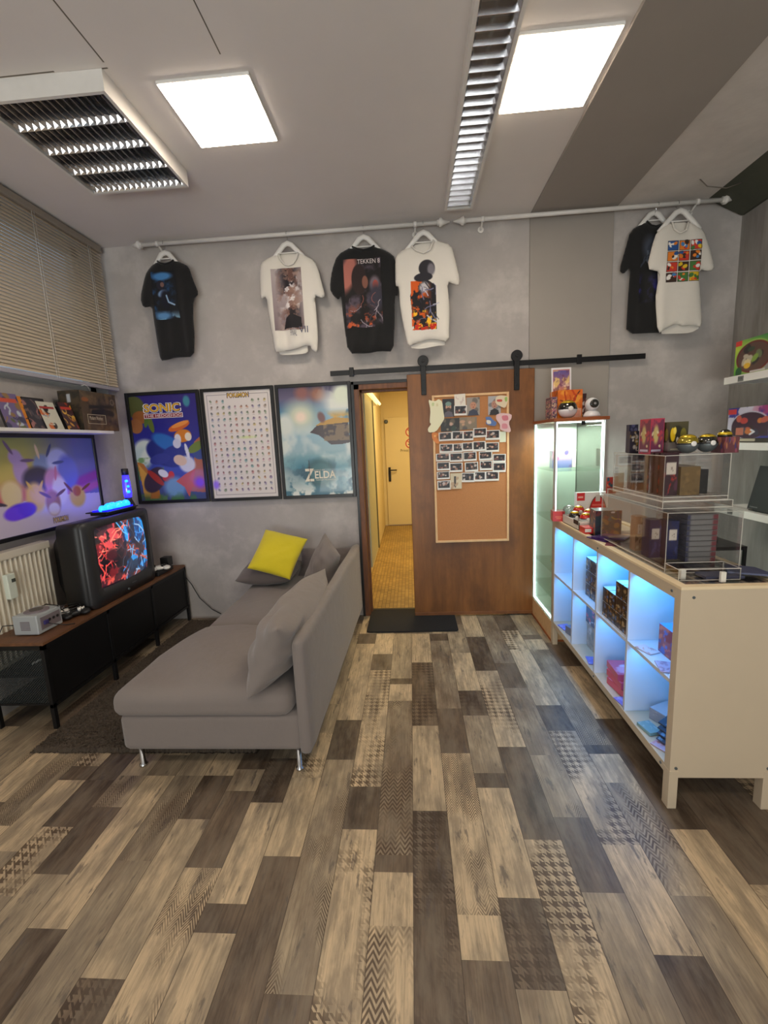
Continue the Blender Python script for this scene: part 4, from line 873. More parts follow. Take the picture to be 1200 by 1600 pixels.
cutout('orange paper cutout below the cream animal cutout', [(88, 470), (120, 462), (158, 480), (135, 510), (165, 555), (150, 580), (110, 550), (92, 520)], (214, 126, 50), [([(110, 490), (130, 490), (128, 510), (110, 510)], (232, 170, 90))], 5)
cutout('blue and white paper cutout left of the pink cutout', [(600, 320), (650, 312), (680, 350), (715, 370), (700, 405), (650, 400), (605, 385), (615, 350)], (86, 116, 172), [([(612, 345), (655, 350), (660, 385), (618, 385)], (226, 220, 206))], 7)
cutout('paper fruit drawing with red oval at top right of cork board', [(700, 130), (740, 108), (820, 118), (822, 160), (795, 235), (745, 215), (700, 190)], (222, 206, 176), [([(712, 150), (765, 148), (765, 172), (715, 172)], (196, 78, 62)), ([(785, 130), (815, 122), (815, 165), (795, 175)], (160, 190, 100))], 7)

# ------------------------------------------------------------------ door mat
p = [at(573, 988, Z=0), at(717, 988, Z=0)]
def rr_poly(x0, x1, y0, y1, r, n=5):
    P = []
    for cx, cy, a0 in ((x1 - r, y1 - r, 0), (x0 + r, y1 - r, 90), (x0 + r, y0 + r, 180), (x1 - r, y0 + r, 270)):
        for k in range(n + 1): a = math.radians(a0 + 90 * k / n); P.append((cx + r * math.cos(a), cy + r * math.sin(a)))
    return P
tag(MB().prism(rr_poly(p[0].x, p[1].x, 3.235, 3.70, .03), 'xy', .001, .012).build('doormat', M['mat'], bevel=.003), 'black rectangular doormat on floor before the corridor opening', 'doormat')

# ------------------------------------------------------------------ rug
def make_rug():
    rnd = np.random.RandomState(3); x0, x1, y0, y1 = -1.985, -.80, 1.885, 3.52; nx, ny = 200, 270
    xs = np.linspace(x0, x1, nx); ys = np.linspace(y0, y1, ny); X, Y = np.meshgrid(xs, ys)
    Z = .014 + .013 * rnd.rand(ny, nx); e = np.minimum(np.minimum(X - x0, x1 - X), np.minimum(Y - y0, y1 - Y)); Z = np.where(e < .012, .003, Z)
    X = X + rnd.uniform(-.004, .004, X.shape); Y = Y + rnd.uniform(-.005, .005, Y.shape)
    V = np.stack([X, Y, Z], -1).reshape(-1, 3); idx = np.arange(nx * ny).reshape(ny, nx)
    F = np.stack([idx[:-1, :-1], idx[:-1, 1:], idx[1:, 1:], idx[1:, :-1]], -1).reshape(-1, 4)
    me = bpy.data.meshes.new('rug'); me.from_pydata(V.tolist(), [], F.tolist())
    t = NT('shaggy_brown_pile'); n = t.noise(t.coords(), 160, 3); n2 = t.noise(t.coords(), 9, 4)
    f = t.math('MULTIPLY_ADD', n2, .6, t.math('MULTIPLY', n, .5)); t.l(t.mix(f, lin((34, 28, 23)), lin((92, 80, 68))), t.b.inputs[0]); t.b.inputs['Roughness'].default_value = 1
    tag(finish('rug', me, t.m), 'dark brown shaggy rug on floor between bench and sofa', 'rug')
make_rug()

# ------------------------------------------------------------------ pillows and sofa
def pillow(name, c4, thick, m, parent=None, n=26, pinch=.10, seed=1, wr=.006, sag=0):
    """c4: TL, TR, BR, BL corner points; the cushion swells along its normal"""
    TL, TR, BR, BL = [np.array(c) for c in c4]; rnd = random.Random(seed)
    nrm = np.cross(TR - BL, TL - BR); nrm /= np.linalg.norm(nrm)
    ctr = (TL + TR + BR + BL) / 4; V = []; 
    ws = [(rnd.uniform(-12, 12), rnd.uniform(2, 14), rnd.uniform(0, 6)) for _ in range(8)]
    for side in (1, -1):
        for j in range(n + 1):
            for i in range(n + 1):
                u, v = i / n * 2 - 1, j / n * 2 - 1
                u = math.sin(u * PI / 2) * .5 + u * .5; v = math.sin(v * PI / 2) * .5 + v * .5
                pu = u * (1 - pinch * (1 - v * v) * abs(u) ** 3); pv = v * (1 - pinch * (1 - u * u) * abs(v) ** 3)
                a, b_ = (pu + 1) / 2, (pv + 1) / 2
                p = (BL * (1 - a) + BR * a) * (1 - b_) + (TL * (1 - a) + TR * a) * b_
                h = ((1 - u ** 4) * (1 - v ** 4)) ** .62 * (1 - .25 * abs(u * v))
                w_ = sum(math.sin(f * u + g * v + ph) for f, g, ph in ws) / 6 * wr * (h ** .5)
                V.append(p + nrm * side * (thick / 2 * h + w_ + .002 * (h > 0)))
    N = (n + 1) ** 2; F = []
    for s_ in (0, 1):
        for j in range(n):
            for i in range(n):
                q = [s_ * N + j * (n + 1) + i, s_ * N + j * (n + 1) + i + 1, s_ * N + (j + 1) * (n + 1) + i + 1, s_ * N + (j + 1) * (n + 1) + i]
                F.append(q if s_ == 0 else q[::-1])
    bm = bmesh.new(); vs = [bm.verts.new(v) for v in V]
    for f in F: bm.faces.new([vs[i] for i in f]).smooth = True
    bmesh.ops.remove_doubles(bm, verts=bm.verts, dist=.0006); bmesh.ops.recalc_face_normals(bm, faces=bm.faces)
    me = bpy.data.meshes.new(name); bm.to_mesh(me); bm.free(); return finish(name, me, m, parent)
def rounded_slab(name, x0, x1, y0, y1, z0, z1, r, m, parent, puff=0, seed=1, nx=26, ny=40, skew=None, wr=.004):
    """soft upholstered slab: superelliptic edge, puffed top"""
    rnd = random.Random(seed); ws = [(rnd.uniform(4, 16), rnd.uniform(4, 16), rnd.uniform(0, 6)) for _ in range(7)]
    bm = bmesh.new(); hx, hy, hz = (x1 - x0) / 2, (y1 - y0) / 2, (z1 - z0) / 2; cx, cy, cz = (x0 + x1) / 2, (y0 + y1) / 2, (z0 + z1) / 2
    bmesh.ops.create_cube(bm, size=2)
    bmesh.ops.subdivide_edges(bm, edges=bm.edges[:], cuts=nx, use_grid_fill=True)
    for v in bm.verts:
        p = Vector((v.co.x * hx, v.co.y * hy, v.co.z * hz)); q = Vector([max(-h + r, min(h - r, a)) for a, h in zip(p, (hx, hy, hz))])
        # remap so that rows concentrate at the rim
        d = p - q
        if d.length > 1e-6:
            m_ = max(abs(d.x), abs(d.y), abs(d.z)); d = d.normalized() * m_
        p = q + d
        up = max(0.0, min(1.0, p.z / hz))
        if puff: p.z += up * puff * (1 - (p.x / hx) ** 2) * (1 - (p.y / hy) ** 4)
        p.z += wr * sum(math.sin(f * p.x + g * p.y + ph) for f, g, ph in ws) / 4 * up
        p.x += wr * .6 * math.sin(11 * p.y + 5 * p.z + seed)
        p += Vector((cx, cy, cz))
        if skew: p = skew(p)
        v.co = p
    for f in bm.faces: f.smooth = True
    me = bpy.data.meshes.new(name); bm.to_mesh(me); bm.free(); return finish(name, me, m, parent)
SX0, SX1, SY0, SY1 = -1.385, -.545, 1.75, 3.56
sofa = thing('sofa', 'grey fabric lounge sofa with low back facing the television', 'sofa', (-.95, 2.6, 0))
sk = lambda p: Vector((p.x + (.036 if p.x > -1 else 0) * (p.y - SY0) / 1.8, p.y, p.z))
rounded_slab('base', SX0, SX1 + .02, SY0, SY1, .112, .30, .035, M['sofa'], sofa, wr=.0015, skew=sk)
rounded_slab('backrest', -.552, -.485, SY0 - .01, SY1, .10, .655, .03, M['sofa'], sofa, wr=.002, skew=sk)
rounded_slab('seat_cushion', SX0 - .02, -.565, SY0 - .02, 2.50, .285, .415, .055, M['sofa'], sofa, puff=.03, seed=4, wr=.008, skew=lambda p: Vector((sk(p).x + max(0, (p.y - 2.1)) * .26 * max(0, (-p.x - .9)) / .5, p.y, p.z)))
rounded_slab('seat_cushion', -1.315, -.565, 2.49, SY1 - .05, .295, .405, .05, M['sofa'], sofa, puff=.025, seed=6, wr=.007, skew=sk)
for x, y in ((-1.334, 1.81), (-.565, 1.79), (-1.30, 3.46), (-.53, 3.46)):
    MB().lathe([(.019, 0), (.019, .008), (.011, .012), (.011, .115)], (x, y, 0)).build('leg', M['chrome'], sofa)
# loose cushions
def ap(px, py, **k): return tuple(at(px, py, **k))
bc = pillow('back_cushion', [ap(432, 985, Z=.74), ap(508, 888, X=-.575), (-.70, 2.62, .42), ap(386, 1093, Z=.43)], .23, M['sofa'], n=44, seed=3, wr=.02, pinch=.07)
tag(bc, 'long grey back cushion leaning on the near half of the sofa back', 'cushion', 'grey loose sofa cushions')
tag(pillow('back_cushion', [ap(508, 832, Y=3.15), ap(532, 868, Y=3.05), ap(514, 925, Y=2.98), ap(472, 908, Y=3.05)], .17, M['sofa'], seed=9, wr=.018, pinch=.04), 'pointed grey cushion standing on its corner behind the long one', 'cushion', 'grey loose sofa cushions')
tag(pillow('back_cushion', [(-.96, 3.545, .63), (-.46, 3.545, .63), (-.46, 3.46, .40), (-.98, 3.44, .40)], .15, M['sofad'], seed=5, wr=.008), 'grey cushion lying against the back wall behind pointed one', 'cushion', 'grey loose sofa cushions')
tag(pillow('throw_pillow', [(-1.40, 3.52, .515), (-.93, 3.52, .515), (-.93, 3.11, .495), (-1.36, 3.10, .495)], .15, M['sofad'], seed=7, wr=.008, pinch=.05), 'dark grey pillow lying flat under the yellow cushion', 'cushion', 'grey loose sofa cushions')
yl = pillow('throw_pillow', [ap(415, 827, Y=3.40), ap(481, 842, Y=3.38), ap(453, 906, Y=3.06), ap(386, 888, Y=3.08)], .11, M['yellow'], seed=11, wr=.004, pinch=.05)
tag(yl, 'bright yellow satin throw cushion leaning at far end of sofa', 'cushion')

# ------------------------------------------------------------------ TV bench
BX0, BX1, BY0_, BY1_, BZ = -2.345, -1.995, 2.075, 3.57, .505
o = thing('tv_bench', 'long low black steel bench with brown wooden top along left wall', 'tv bench', (-2.17, 2.8, 0))
MB().box(BX0, BX1, BY0_, BY1_, BZ - .018, BZ).build('wooden_top', M['bench_wood'], o, bevel=.002)
b = MB(); b.box(BX0, BX1, BY0_, BY0_ + .02, BZ - .042, BZ - .018); b.box(BX0, BX1, BY1_ - .02, BY1_, BZ - .042, BZ - .018); b.box(BX1 - .02, BX1, BY0_, BY1_, BZ - .042, BZ - .018); b.box(BX0, BX0 + .02, BY0_, BY1_, BZ - .042, BZ - .018)
b.box(BX0, BX0 + .015, BY0_, BY1_, .13, .145); b.box(BX1 - .018, BX1, BY0_, BY1_, .125, .145); b.build('top_frame', M['blackm'], o)
for y in (BY0_, 2.572, 3.06, BY1_ - .022):
    for x in (BX0, BX1 - .022): MB().box(x, x + .022, y, y + .022, 0, BZ - .02).build('leg', M['blackm'], o, bevel=.001)
for z in (.135, .30): MB().box(BX0 + .01, BX1 - .01, BY0_ + .01, BY1_ - .01, z, z + .012).build('shelf', M['blackm'], o)
t = NT('black_wire_mesh'); t.t.nodes.remove(t.b); v = t.n('ShaderNodeTexCoord').outputs['Object']; s_ = t.n('ShaderNodeSeparateXYZ'); t.l(v, s_.inputs[0])
hor = t.math('ADD', s_.outputs[0], s_.outputs[1]); a1 = t.math('FRACT', t.math('MULTIPLY', t.math('ADD', hor, s_.outputs[2]), 70.0)); a2 = t.math('FRACT', t.math('MULTIPLY', t.math('SUBTRACT', hor, s_.outputs[2]), 70.0))
g = t.math('MAXIMUM', t.math('LESS_THAN', a1, .22), t.math('LESS_THAN', a2, .22)); mt = t.n('ShaderNodeBsdfPrincipled'); mt.inputs[0].default_value = (*lin((70, 76, 78)), 1); mt.inputs['Metallic'].default_value = .6; mt.inputs['Roughness'].default_value = .4
tr = t.n('ShaderNodeBsdfTransparent'); mx = t.n('ShaderNodeMixShader'); t.l(g, mx.inputs[0]); t.l(tr.outputs[0], mx.inputs[1]); t.l(mt.outputs[0], mx.inputs[2]); t.l(mx.outputs[0], t.t.nodes['Material Output'].inputs[0])
M['mesh'] = t.m
MB().box(BX0 + .02, BX1 - .02, BY0_ + .008, BY0_ + .011, .15, BZ - .04).build('end_mesh_panel', M['mesh'], o)
for y0, y1 in ((BY0_ + .022, 2.572), (2.594, 3.06), (3.082, BY1_ - .022)):
    d_ = MB(); d_.box(BX1 - .012, BX1 - .006, y0, y1, .148, BZ - .044); pd = d_.build('mesh_door', mat('black_mesh_door', (14, 14, 15), .5, .2) if y0 > 2.2 else M['blackm'], o)
b = MB(); 
for k, (x, z) in enumerate(((-2.2, .32), (-2.12, .16))): b.tube([(x, 2.2, z), (x + .05, 2.25, z + .02), (x + .02, 2.32, z + .01)], .006)
tag(b.build('cable_coil', M['white']), 'pale cables lying on the shelves inside the bench near end', 'cable')

# ------------------------------------------------------------------ CRT television
tv = thing('crt_television', 'old black tube television with curved lit screen on the bench', 'television', (-2.15, 2.86, BZ))
TX = -2.005; TY0, TY1, TZ0, TZ1 = 2.515, 3.20, BZ + .002, 1.068
def rrz(y0, y1, z0, z1, r, n=5): return rr_poly(y0, y1, z0, z1, r, n)
def loft(name, secs, m, parent, caps=(True, True), smooth=True):
    bm = bmesh.new(); R_ = [[bm.verts.new(p) for p in s] for s in secs]
    for A, B in zip(R_, R_[1:]):
        for i in range(len(A)): bm.faces.new((A[i], A[(i + 1) % len(A)], B[(i + 1) % len(A)], B[i])).smooth = smooth
    if caps[0]: bm.faces.new(R_[0][::-1])
    if caps[1]: bm.faces.new(R_[-1])
    bmesh.ops.recalc_face_normals(bm, faces=bm.faces); me = bpy.data.meshes.new(name); bm.to_mesh(me); bm.free(); return finish(name, me, m, parent)
def sec(x, y0, y1, z0, z1, r, bulge=0):
    return [(x - bulge * (abs((b_ - (y0 + y1) / 2) / ((y1 - y0) / 2)) ** 2), b_, c_) for b_, c_ in rrz(y0, y1, z0, z1, r)]
loft('body', [sec(-2.395, 2.70, 3.02, .60, .93, .04), sec(-2.30, 2.62, 3.10, .54, .99, .05), sec(-2.21, 2.525, 3.19, TZ0, 1.058, .03), sec(-2.10, TY0, TY1, TZ0, TZ1, .035), sec(TX - .03, TY0, TY1, TZ0, TZ1, .035, .02)], M['black'], tv)
# bezel ring with an opening
OY0, OY1, OZ0, OZ1 = 2.60, 3.135, .60, 1.03
outer = sec(TX, TY0, TY1, TZ0, TZ1, .05, .03); outer_b = sec(TX - .03, TY0, TY1, TZ0, TZ1, .035, .02); inn = sec(TX + .002, OY0, OY1, OZ0, OZ1, .035, .02); inn2 = sec(TX - .022, OY0 + .02, OY1 - .02, OZ0 + .018, OZ1 - .018, .03, .02)
loft('bezel', [outer_b, outer, inn, inn2], mat('dark_grey_bezel', (44, 44, 47), .38), tv, caps=(False, False))
c = CV(130, 100, (26, 20, 26)); c.put(np.clip((c.u - .5) * 8 + .5, 0, 1), (22, 34, 66))
L_ = np.clip((.5 - c.u) * 12 + .5, 0, 1); R_s = 1 - L_
c.cloud((120, 34, 44), 3, 4, .44, .54, L_).cloud((206, 72, 80), 5, 9, .52, .60, L_).cloud((24, 60, 120), 6, 4, .42, .54, R_s).cloud((40, 140, 220), 9, 9, .5, .57, R_s, sx=1.6, sy=.6).cloud((120, 60, 60), 12, 8, .56, .62, R_s)
c.strokes(26, [(236, 80, 74), (190, 40, 48), (250, 130, 110)], 21, .007, .04, .44, .05, .9).strokes(24, [(90, 180, 240), (60, 130, 210), (150, 190, 230), (190, 90, 70)], 8, .007, .52, .92, .05, .9)
c.ell(.24, .5, .1, .1, (66, 24, 34), 0, .5).ell(.24, .22, .09, .09, (110, 34, 40), 0, .5).ell(.28, .08, .2, .06, (226, 86, 76), 0, .8).rect(0, 0, .42, .04, (40, 20, 26)).cloud((30, 24, 34), 30, 7, .48, .56, 1, .75)
M['screen'] = printed('tube_screen', .15, emit=.95, coat=1)
def scr(P):
    P = P.copy(); y = (P[..., 1] - 2.8675) / .26; z = (P[..., 2] - .815) / .2; P[..., 0] = TX - .012 - .022 * (y * y + z * z) * .6; return P
decal('screen', c, (TX, OY0 + .012, OZ0 + .01), (0, OY1 - OY0 - .024, 0), (0, 0, OZ1 - OZ0 - .02), M['screen'], tv, scr)
text('brand_mark', 'SONY', (TX + .001, 2.87, .572), (0, .05, 0), (0, 0, .009), tmat((120, 120, 124)), tv)
MB().cyl((TX - .005, 2.83, .545), (TX + .004, 2.83, .545), .007).build('power_button', M['steelg'], tv)

# blue lamps on the television
M['blueglow'] = mat('glowing_blue_stone', (60, 170, 255), .2, emit=2.2, emitc=(20, 140, 255)); M['bluedeep'] = mat('glowing_deep_blue', (20, 10, 255), .2, emit=2.6, emitc=(16, 10, 255))
o = thing('glowing_stone_lamp', 'black tray of glowing blue stones on top of the television', 'lamp', (-2.14, 2.98, 1.07))
b = MB(); b.box(-2.20, -2.08, 2.82, 3.12, 1.07, 1.088); b.box(-2.22, -2.06, 2.80, 3.14, 1.088, 1.096); b.build('tray', M['black'], o, bevel=.004)
for k, (y, r_) in enumerate(((2.85, .026), (2.90, .032), (2.955, .028), (3.0, .033), (3.05, .03), (3.095, .028))):
    MB().ball((-2.13 + .008 * (k % 2), y, 1.11 + .004 * (k % 3)), r_, (.9, 1.0, 1.05), 2, jit=.08, seed=k).build('stone', M['blueglow'], o)
MB().box(-2.19, -2.09, 2.83, 3.12, 1.096, 1.104).build('light_plate', M['bluedeep'], o)
lv = thing('lava_lamp', 'small blue lava lamp with black cap behind the glowing stones', 'lamp', (-2.15, 3.16, 1.065))
MB().lathe([(.045, 0), (.04, .03), (.022, .075), (.024, .085)], (-2.15, 3.17, 1.068)).build('base', M['black'], lv)
MB().lathe([(.026, .085), (.03, .12), (.027, .2), (.022, .255)], (-2.15, 3.17, 1.068)).build('bottle', mat('blue_lava_glass', (70, 60, 250), .1, emit=1.3, emitc=(60, 50, 255), coat=1), lv)
for z, r_, x in ((.13, .014, .018), (.17, .011, .02), (.21, .013, .012)): MB().ball((-2.15 + x, 3.155, 1.068 + z), r_).build('wax_blob', M['blueglow'], lv)
MB().lathe([(.024, .255), (.024, .30), (.02, .303)], (-2.15, 3.17, 1.068)).build('cap', M['black'], lv)
l = bpy.data.lights.new('blue_lamp_light', 'POINT'); l.energy = 1.2; l.color = (.12, .1, 1); l.shadow_soft_size = .08; lo = bpy.data.objects.new('blue_lamp_light', l); lo.location = (-2.08, 3.0, 1.22); col.objects.link(lo)

# game console on the bench near end
gc = thing('game_console', 'silver cube-shaped game console on near end of bench', 'game console', (-2.15, 2.24, BZ))
M['silver'] = mat('silver_plastic', (176, 182, 186), .35, .15); M['silverd'] = mat('mauve_silver_plastic', (126, 116, 122), .4, .1)
g0x, g1x, g0y, g1y, gz = -2.235, -2.09, 2.165, 2.335, BZ + .115
MB().box(g0x, g1x, g0y, g1y, BZ + .005, gz).build('case', M['silver'], gc, bevel=.006)
b = MB(); b.lathe([(.06, 0), (.06, .006), (.052, .009), (.02, .01)], ((g0x + g1x) / 2, (g0y + g1y) / 2, gz - .002), 30); b.build('disc_lid', M['silverd'], gc)
MB().cyl(((g0x + g1x) / 2, (g0y + g1y) / 2, gz + .005), ((g0x + g1x) / 2, (g0y + g1y) / 2, gz + .0095), .033).build('lid_label', mat('dark_lid', (52, 46, 50), .3), gc)
b = MB()
for k in range(6): b.box(g0x + .045, g0x + .1, g0y - .002, g0y + .002, BZ + .032 + k * .009, BZ + .037 + k * .009)
b.build('air_vent', M['silverd'], gc)
MB().box(g1x - .001, g1x + .003, g0y + .02, g1y - .015, BZ + .025, BZ + .095).build('port_panel', M['silverd'], gc, bevel=.001)
for k in range(4):
    MB().cyl((g1x + .002, g0y + .05 + .028 * k, BZ + .065), (g1x + .006, g0y + .05 + .028 * k, BZ + .065), .008).build('port', M['black'], gc)
MB().box(g1x + .003, g1x + .014, g0y + .035, g0y + .062, BZ + .05, BZ + .072).build('memory_card', tmat((58, 50, 110)), gc, bevel=.002)
b = MB(); b.tube([(g1x + .006, g0y + .06, BZ + .05), (g1x + .03, g0y + .09, BZ + .03), (g1x + .05, g0y + .13, BZ + .008), (g1x + .09, g0y + .15, BZ + .006)], .003, 6)
tag(b.build('controller_cable', M['black']), 'thin black cable plugged into the silver console', 'cable')
b = MB(); b.tube([at(60, 950, Z=BZ + .1), at(72, 944, Z=BZ + .13), at(90, 946, Z=BZ + .12), at(100, 955, Z=BZ + .05)], .003, 6); b.tube([(g0x - .002, g0y + .01, BZ + .06), (g0x - .05, g0y - .01, BZ + .065), (g0x - .07, g0y - .03, BZ + .01)], .003, 6)
tag(b.build('power_cable', M['black']), 'black cable looping behind the silver console to the wall', 'cable')
def gamepad(name, label, c, m, ang, m2):
    o = thing(name, label, 'game controller', c, 'game controllers on the bench'); xf = rotz(c, ang); x, y, z = c
    b = MB(); b.ball((x, y, z + .02), .05, (1.0, .7, .38)); b.ball((x - .05, y - .015, z + .018), .034, (.9, 1.4, .5)); b.ball((x + .05, y - .015, z + .018), .034, (.9, 1.4, .5)); b.xf(xf).build('body', m, o)
    for dx, dy in ((-.035, -.005), (.02, -.02)): MB().cyl((x + dx, y + dy, z + .03), (x + dx, y + dy, z + .05), .009).xf(xf).build('thumb_stick', m2, o)
    b = MB()
    for dx, dy in ((.04, .012), (.052, 0), (.04, -.012), (.028, 0)): b.cyl((x + dx, y + dy, z + .03), (x + dx, y + dy, z + .044), .005, seg=8)
    b.xf(xf).build('buttons', m2, o)
gamepad('game_controller', 'dark controller with pale grips beside the silver console', (-2.10, 2.44, BZ + .004), M['black'], 60, M['white'])
gamepad('game_controller', 'white controller behind the silver console against the radiator', (-2.24, 2.45, BZ + .012), M['white'], 20, M['silverd'])
b = MB(); r = random.Random(2); q = Vector((-2.13, 2.43, BZ + .01)); pts = []
for k in range(26): a = k * .9; pts.append(q + Vector((.05 * math.cos(a) + r.uniform(-.01, .01), .08 * math.sin(a) + r.uniform(-.01, .01), .002 + .0022 * k)))
b.tube(pts, .003, 6); tag(b.build('controller_cable', M['black']), 'tangled black controller cable between console and television', 'cable')
tag(MB().tube([at(104, 952, Z=BZ + .012), at(112, 950, Z=BZ + .012), at(117, 949, Z=BZ + .012)], .006, 8).build('cable_plug', M['white']), 'small white plug lying on bench near the television', 'plug')
gamepad('game_controller', 'white controller at the far end of bench by the wall', (-2.06, 3.30, BZ + .035), M['white'], 40, M['black'])
o = thing('black_console', 'black game console with a box on it at far end of bench', 'game console', (-2.1, 3.4, BZ))
MB().box(-2.24, -2.03, 3.23, 3.45, BZ + .001, BZ + .035).build('case', M['black'], o, bevel=.004)
MB().box(-2.11, -2.04, 3.40, 3.47, BZ + .035, BZ + .11).build('sensor_box', M['black'], o, bevel=.004)
b = MB(); b.tube([(-1.99, 3.55, .40), (-1.95, 3.56, .33), (-1.90, 3.575, .2), (-1.80, 3.58, .09), (-1.72, 3.57, .05)], .004, 6)
tag(b.build('power_cable', M['black']), 'thin black cable hanging from far end of bench along wall', 'cable')

# ------------------------------------------------------------------ radiator
o = thing('radiator', 'cream ribbed panel radiator on left wall behind the bench', 'radiator', (XL + .08, 2.2, .2))
RZ0, RZ1, RY0, RY1, RX = .30, .955, 1.55, 2.60, -2.355
b = MB(); n = 32; pts = []
for k in range(n):
    y = RY0 + (RY1 - RY0) * k / n; st = (RY1 - RY0) / n; pts += [(RX, y), (RX, y + st * .45), (RX + .016, y + st * .6), (RX + .016, y + st * .88)]
pts += [(RX, RY1), (RX - .03, RY1), (RX - .03, RY0)]
b.prism(pts, 'xy', RZ0 + .03, RZ1 - .045); b.box(RX - .045, RX + .02, RY0, RY1 + .005, RZ1 - .045, RZ1); b.box(RX - .03, RX + .016, RY0, RY1, RZ0, RZ0 + .03); b.build('panel', mat('radiator_enamel', (216, 208, 190), .35), o, bevel=.003)
m_ = MB(); p = at(17, 915, X=RX + .03); m_.box(RX + .016, RX + .045, p.y - .03, p.y + .022, p.z - .075, p.z + .07); mm = m_.build('heat_meter', mat('pale_meter', (214, 222, 210), .35), o, bevel=.004)
MB().box(RX + .045, RX + .048, p.y - .005, p.y + .018, p.z + .02, p.z + .04).build('display', tmat((70, 74, 66)), mm)

# ------------------------------------------------------------------ shelf and games on the left wall
SZ = 1.652
tag(MB().box(XL, -2.20, 1.7, 3.185, SZ - .02, SZ).build('wall_shelf', M['white'], bevel=.002), 'white wall shelf of game cases above the rainbow poster', 'shelf')
def case(name, label, y0, y1, h, th, lean, cols, seed, x=-2.215, spine=(30, 30, 34), gr='game cases on the left shelf', W_=30, title=None, stripe=None):
    """game case standing front to the room, leaning back on the wall"""
    c = CV(W_, int(W_ * h / (y1 - y0)), cols[0]); c.blobs(16, cols, seed, .06, .2).strokes(8, cols, seed + 3, .03)
    if stripe: c.rect(0, .86, 1, 1, stripe)
    if title: c.rect(.1, .74, .9, .84, title)
    xf = roty((x, y0, SZ), -lean)
    ps = [cv_faces(c, (x, y0, SZ + .001), (0, y1 - y0, 0), (0, 0, h))]
    k = CV(2, 2, spine); ps += [cv_faces(k, (x - th, y0, SZ + .001), (th, 0, 0), (0, 0, h)), cv_faces(k, (x, y1, SZ + .001), (-th, 0, 0), (0, 0, h)), cv_faces(k, (x - th, y0, SZ + .001 + h), (th, 0, 0), (0, y1 - y0, 0)), cv_faces(k, (x - th, y1, SZ + .001), (0, y0 - y1, 0), (0, 0, h)), cv_faces(k, (x - th, y0, SZ + .001), (0, y1 - y0, 0), (th, 0, 0))]
    return tag(grid_obj(name, ps, M['carton'], None, xf, smooth=False), label, 'game case', gr)
case('game_case', 'game case with purple sky and green race track cover at picture edge', 2.33, 2.465, .20, .015, 14, [(110, 96, 140), (90, 100, 60), (180, 190, 200), (140, 110, 70), (60, 60, 90)], 1, title=(196, 80, 60))
case('game_case', 'game case with orange cover between purple and grey ones', 2.47, 2.50, .19, .02, 12, [(214, 130, 30), (226, 150, 50), (90, 60, 50)], 2, x=-2.23)
case('game_case', 'game case with dark grey cover and small pink figure blob', 2.505, 2.63, .185, .015, 16, [(50, 48, 60), (80, 74, 84), (110, 90, 90), (160, 110, 110)], 3, x=-2.225)
case('game_case', 'large black case standing behind the white-covered game', 2.58, 2.74, .20, .015, 10, [(28, 26, 30), (34, 30, 34)], 4, x=-2.30)
case('game_case', 'game case with white cover, black patches and orange corner', 2.60, 2.735, .178, .015, 18, [(206, 204, 190), (40, 36, 40), (60, 110, 170), (206, 110, 60), (206, 204, 190)], 6, title=(170, 60, 60))
case('game_case', 'thin black game case between white and red covers', 2.745, 2.775, .15, .05, 10, [(30, 32, 36), (22, 22, 26)], 7, x=-2.25)
case('game_case', 'game case with red title and gold figure blobs beside the big box', 2.765, 2.868, .185, .015, 16, [(70, 40, 44), (196, 140, 50), (150, 60, 40), (50, 44, 54), (214, 170, 70)], 8, title=(190, 60, 50))
ct = CV(60, 40, (82, 66, 48)); ct.cloud((50, 42, 34), 2, 4, .45, .6).cloud((104, 84, 60), 5, 8, .5, .65).ell(.12, .78, .09, .06, (140, 84, 46)).line([(.22, .6), (.9, .66)], .03, (36, 30, 26)).line([(.3, .46), (.6, .5), (.85, .46)], .05, (30, 26, 24)).ell(.88, .78, .06, .09, (120, 108, 90)).ell(.88, .78, .035, .05, (70, 58, 44))
cs = CV(20, 40, (74, 62, 46)); cs.cloud((46, 42, 36), 7, 4, .45, .6).rect(.4, .7, .55, .92, (180, 184, 190)).rect(.42, .1, .52, .5, (120, 112, 90))
bx = thing('military_style_box', 'big brown camouflage printed game box at right end of left shelf', 'box', (-2.3, 3.03, SZ))
xf = rotz((-2.21, 2.9, SZ), 0)
ps = [cv_faces(ct, (-2.205, 2.895, SZ + .001), (0, .36, 0), (0, 0, .265)), cv_faces(cs, (-2.36, 2.895, SZ + .001), (.155, 0, 0), (0, 0, .265)), cv_faces(cs, (-2.36, 2.895, SZ + .266), (.155, 0, 0), (0, .36, 0)), cv_faces(CV(2, 2, (50, 42, 34)), (-2.205, 3.255, SZ + .001), (-.155, 0, 0), (0, 0, .265))]
grid_obj('carton', ps, M['carton'], bx, smooth=False)
b = MB(); 
for a, b_, c0, d0 in ((2.94, 3.12, SZ + .045, SZ + .048), (2.94, 3.12, SZ + .107, SZ + .11), (2.94, 2.943, SZ + .045, SZ + .11), (3.117, 3.12, SZ + .045, SZ + .11)): b.box(-2.2045, -2.203, a, b_, c0, d0)
b.build('label_outline', tmat((186, 176, 150)), bx)
text('label_text', 'Modern Warfare', (-2.203, 2.955, SZ + .072), (0, .13, 0), (0, 0, .026), tmat((206, 196, 170)), bx)

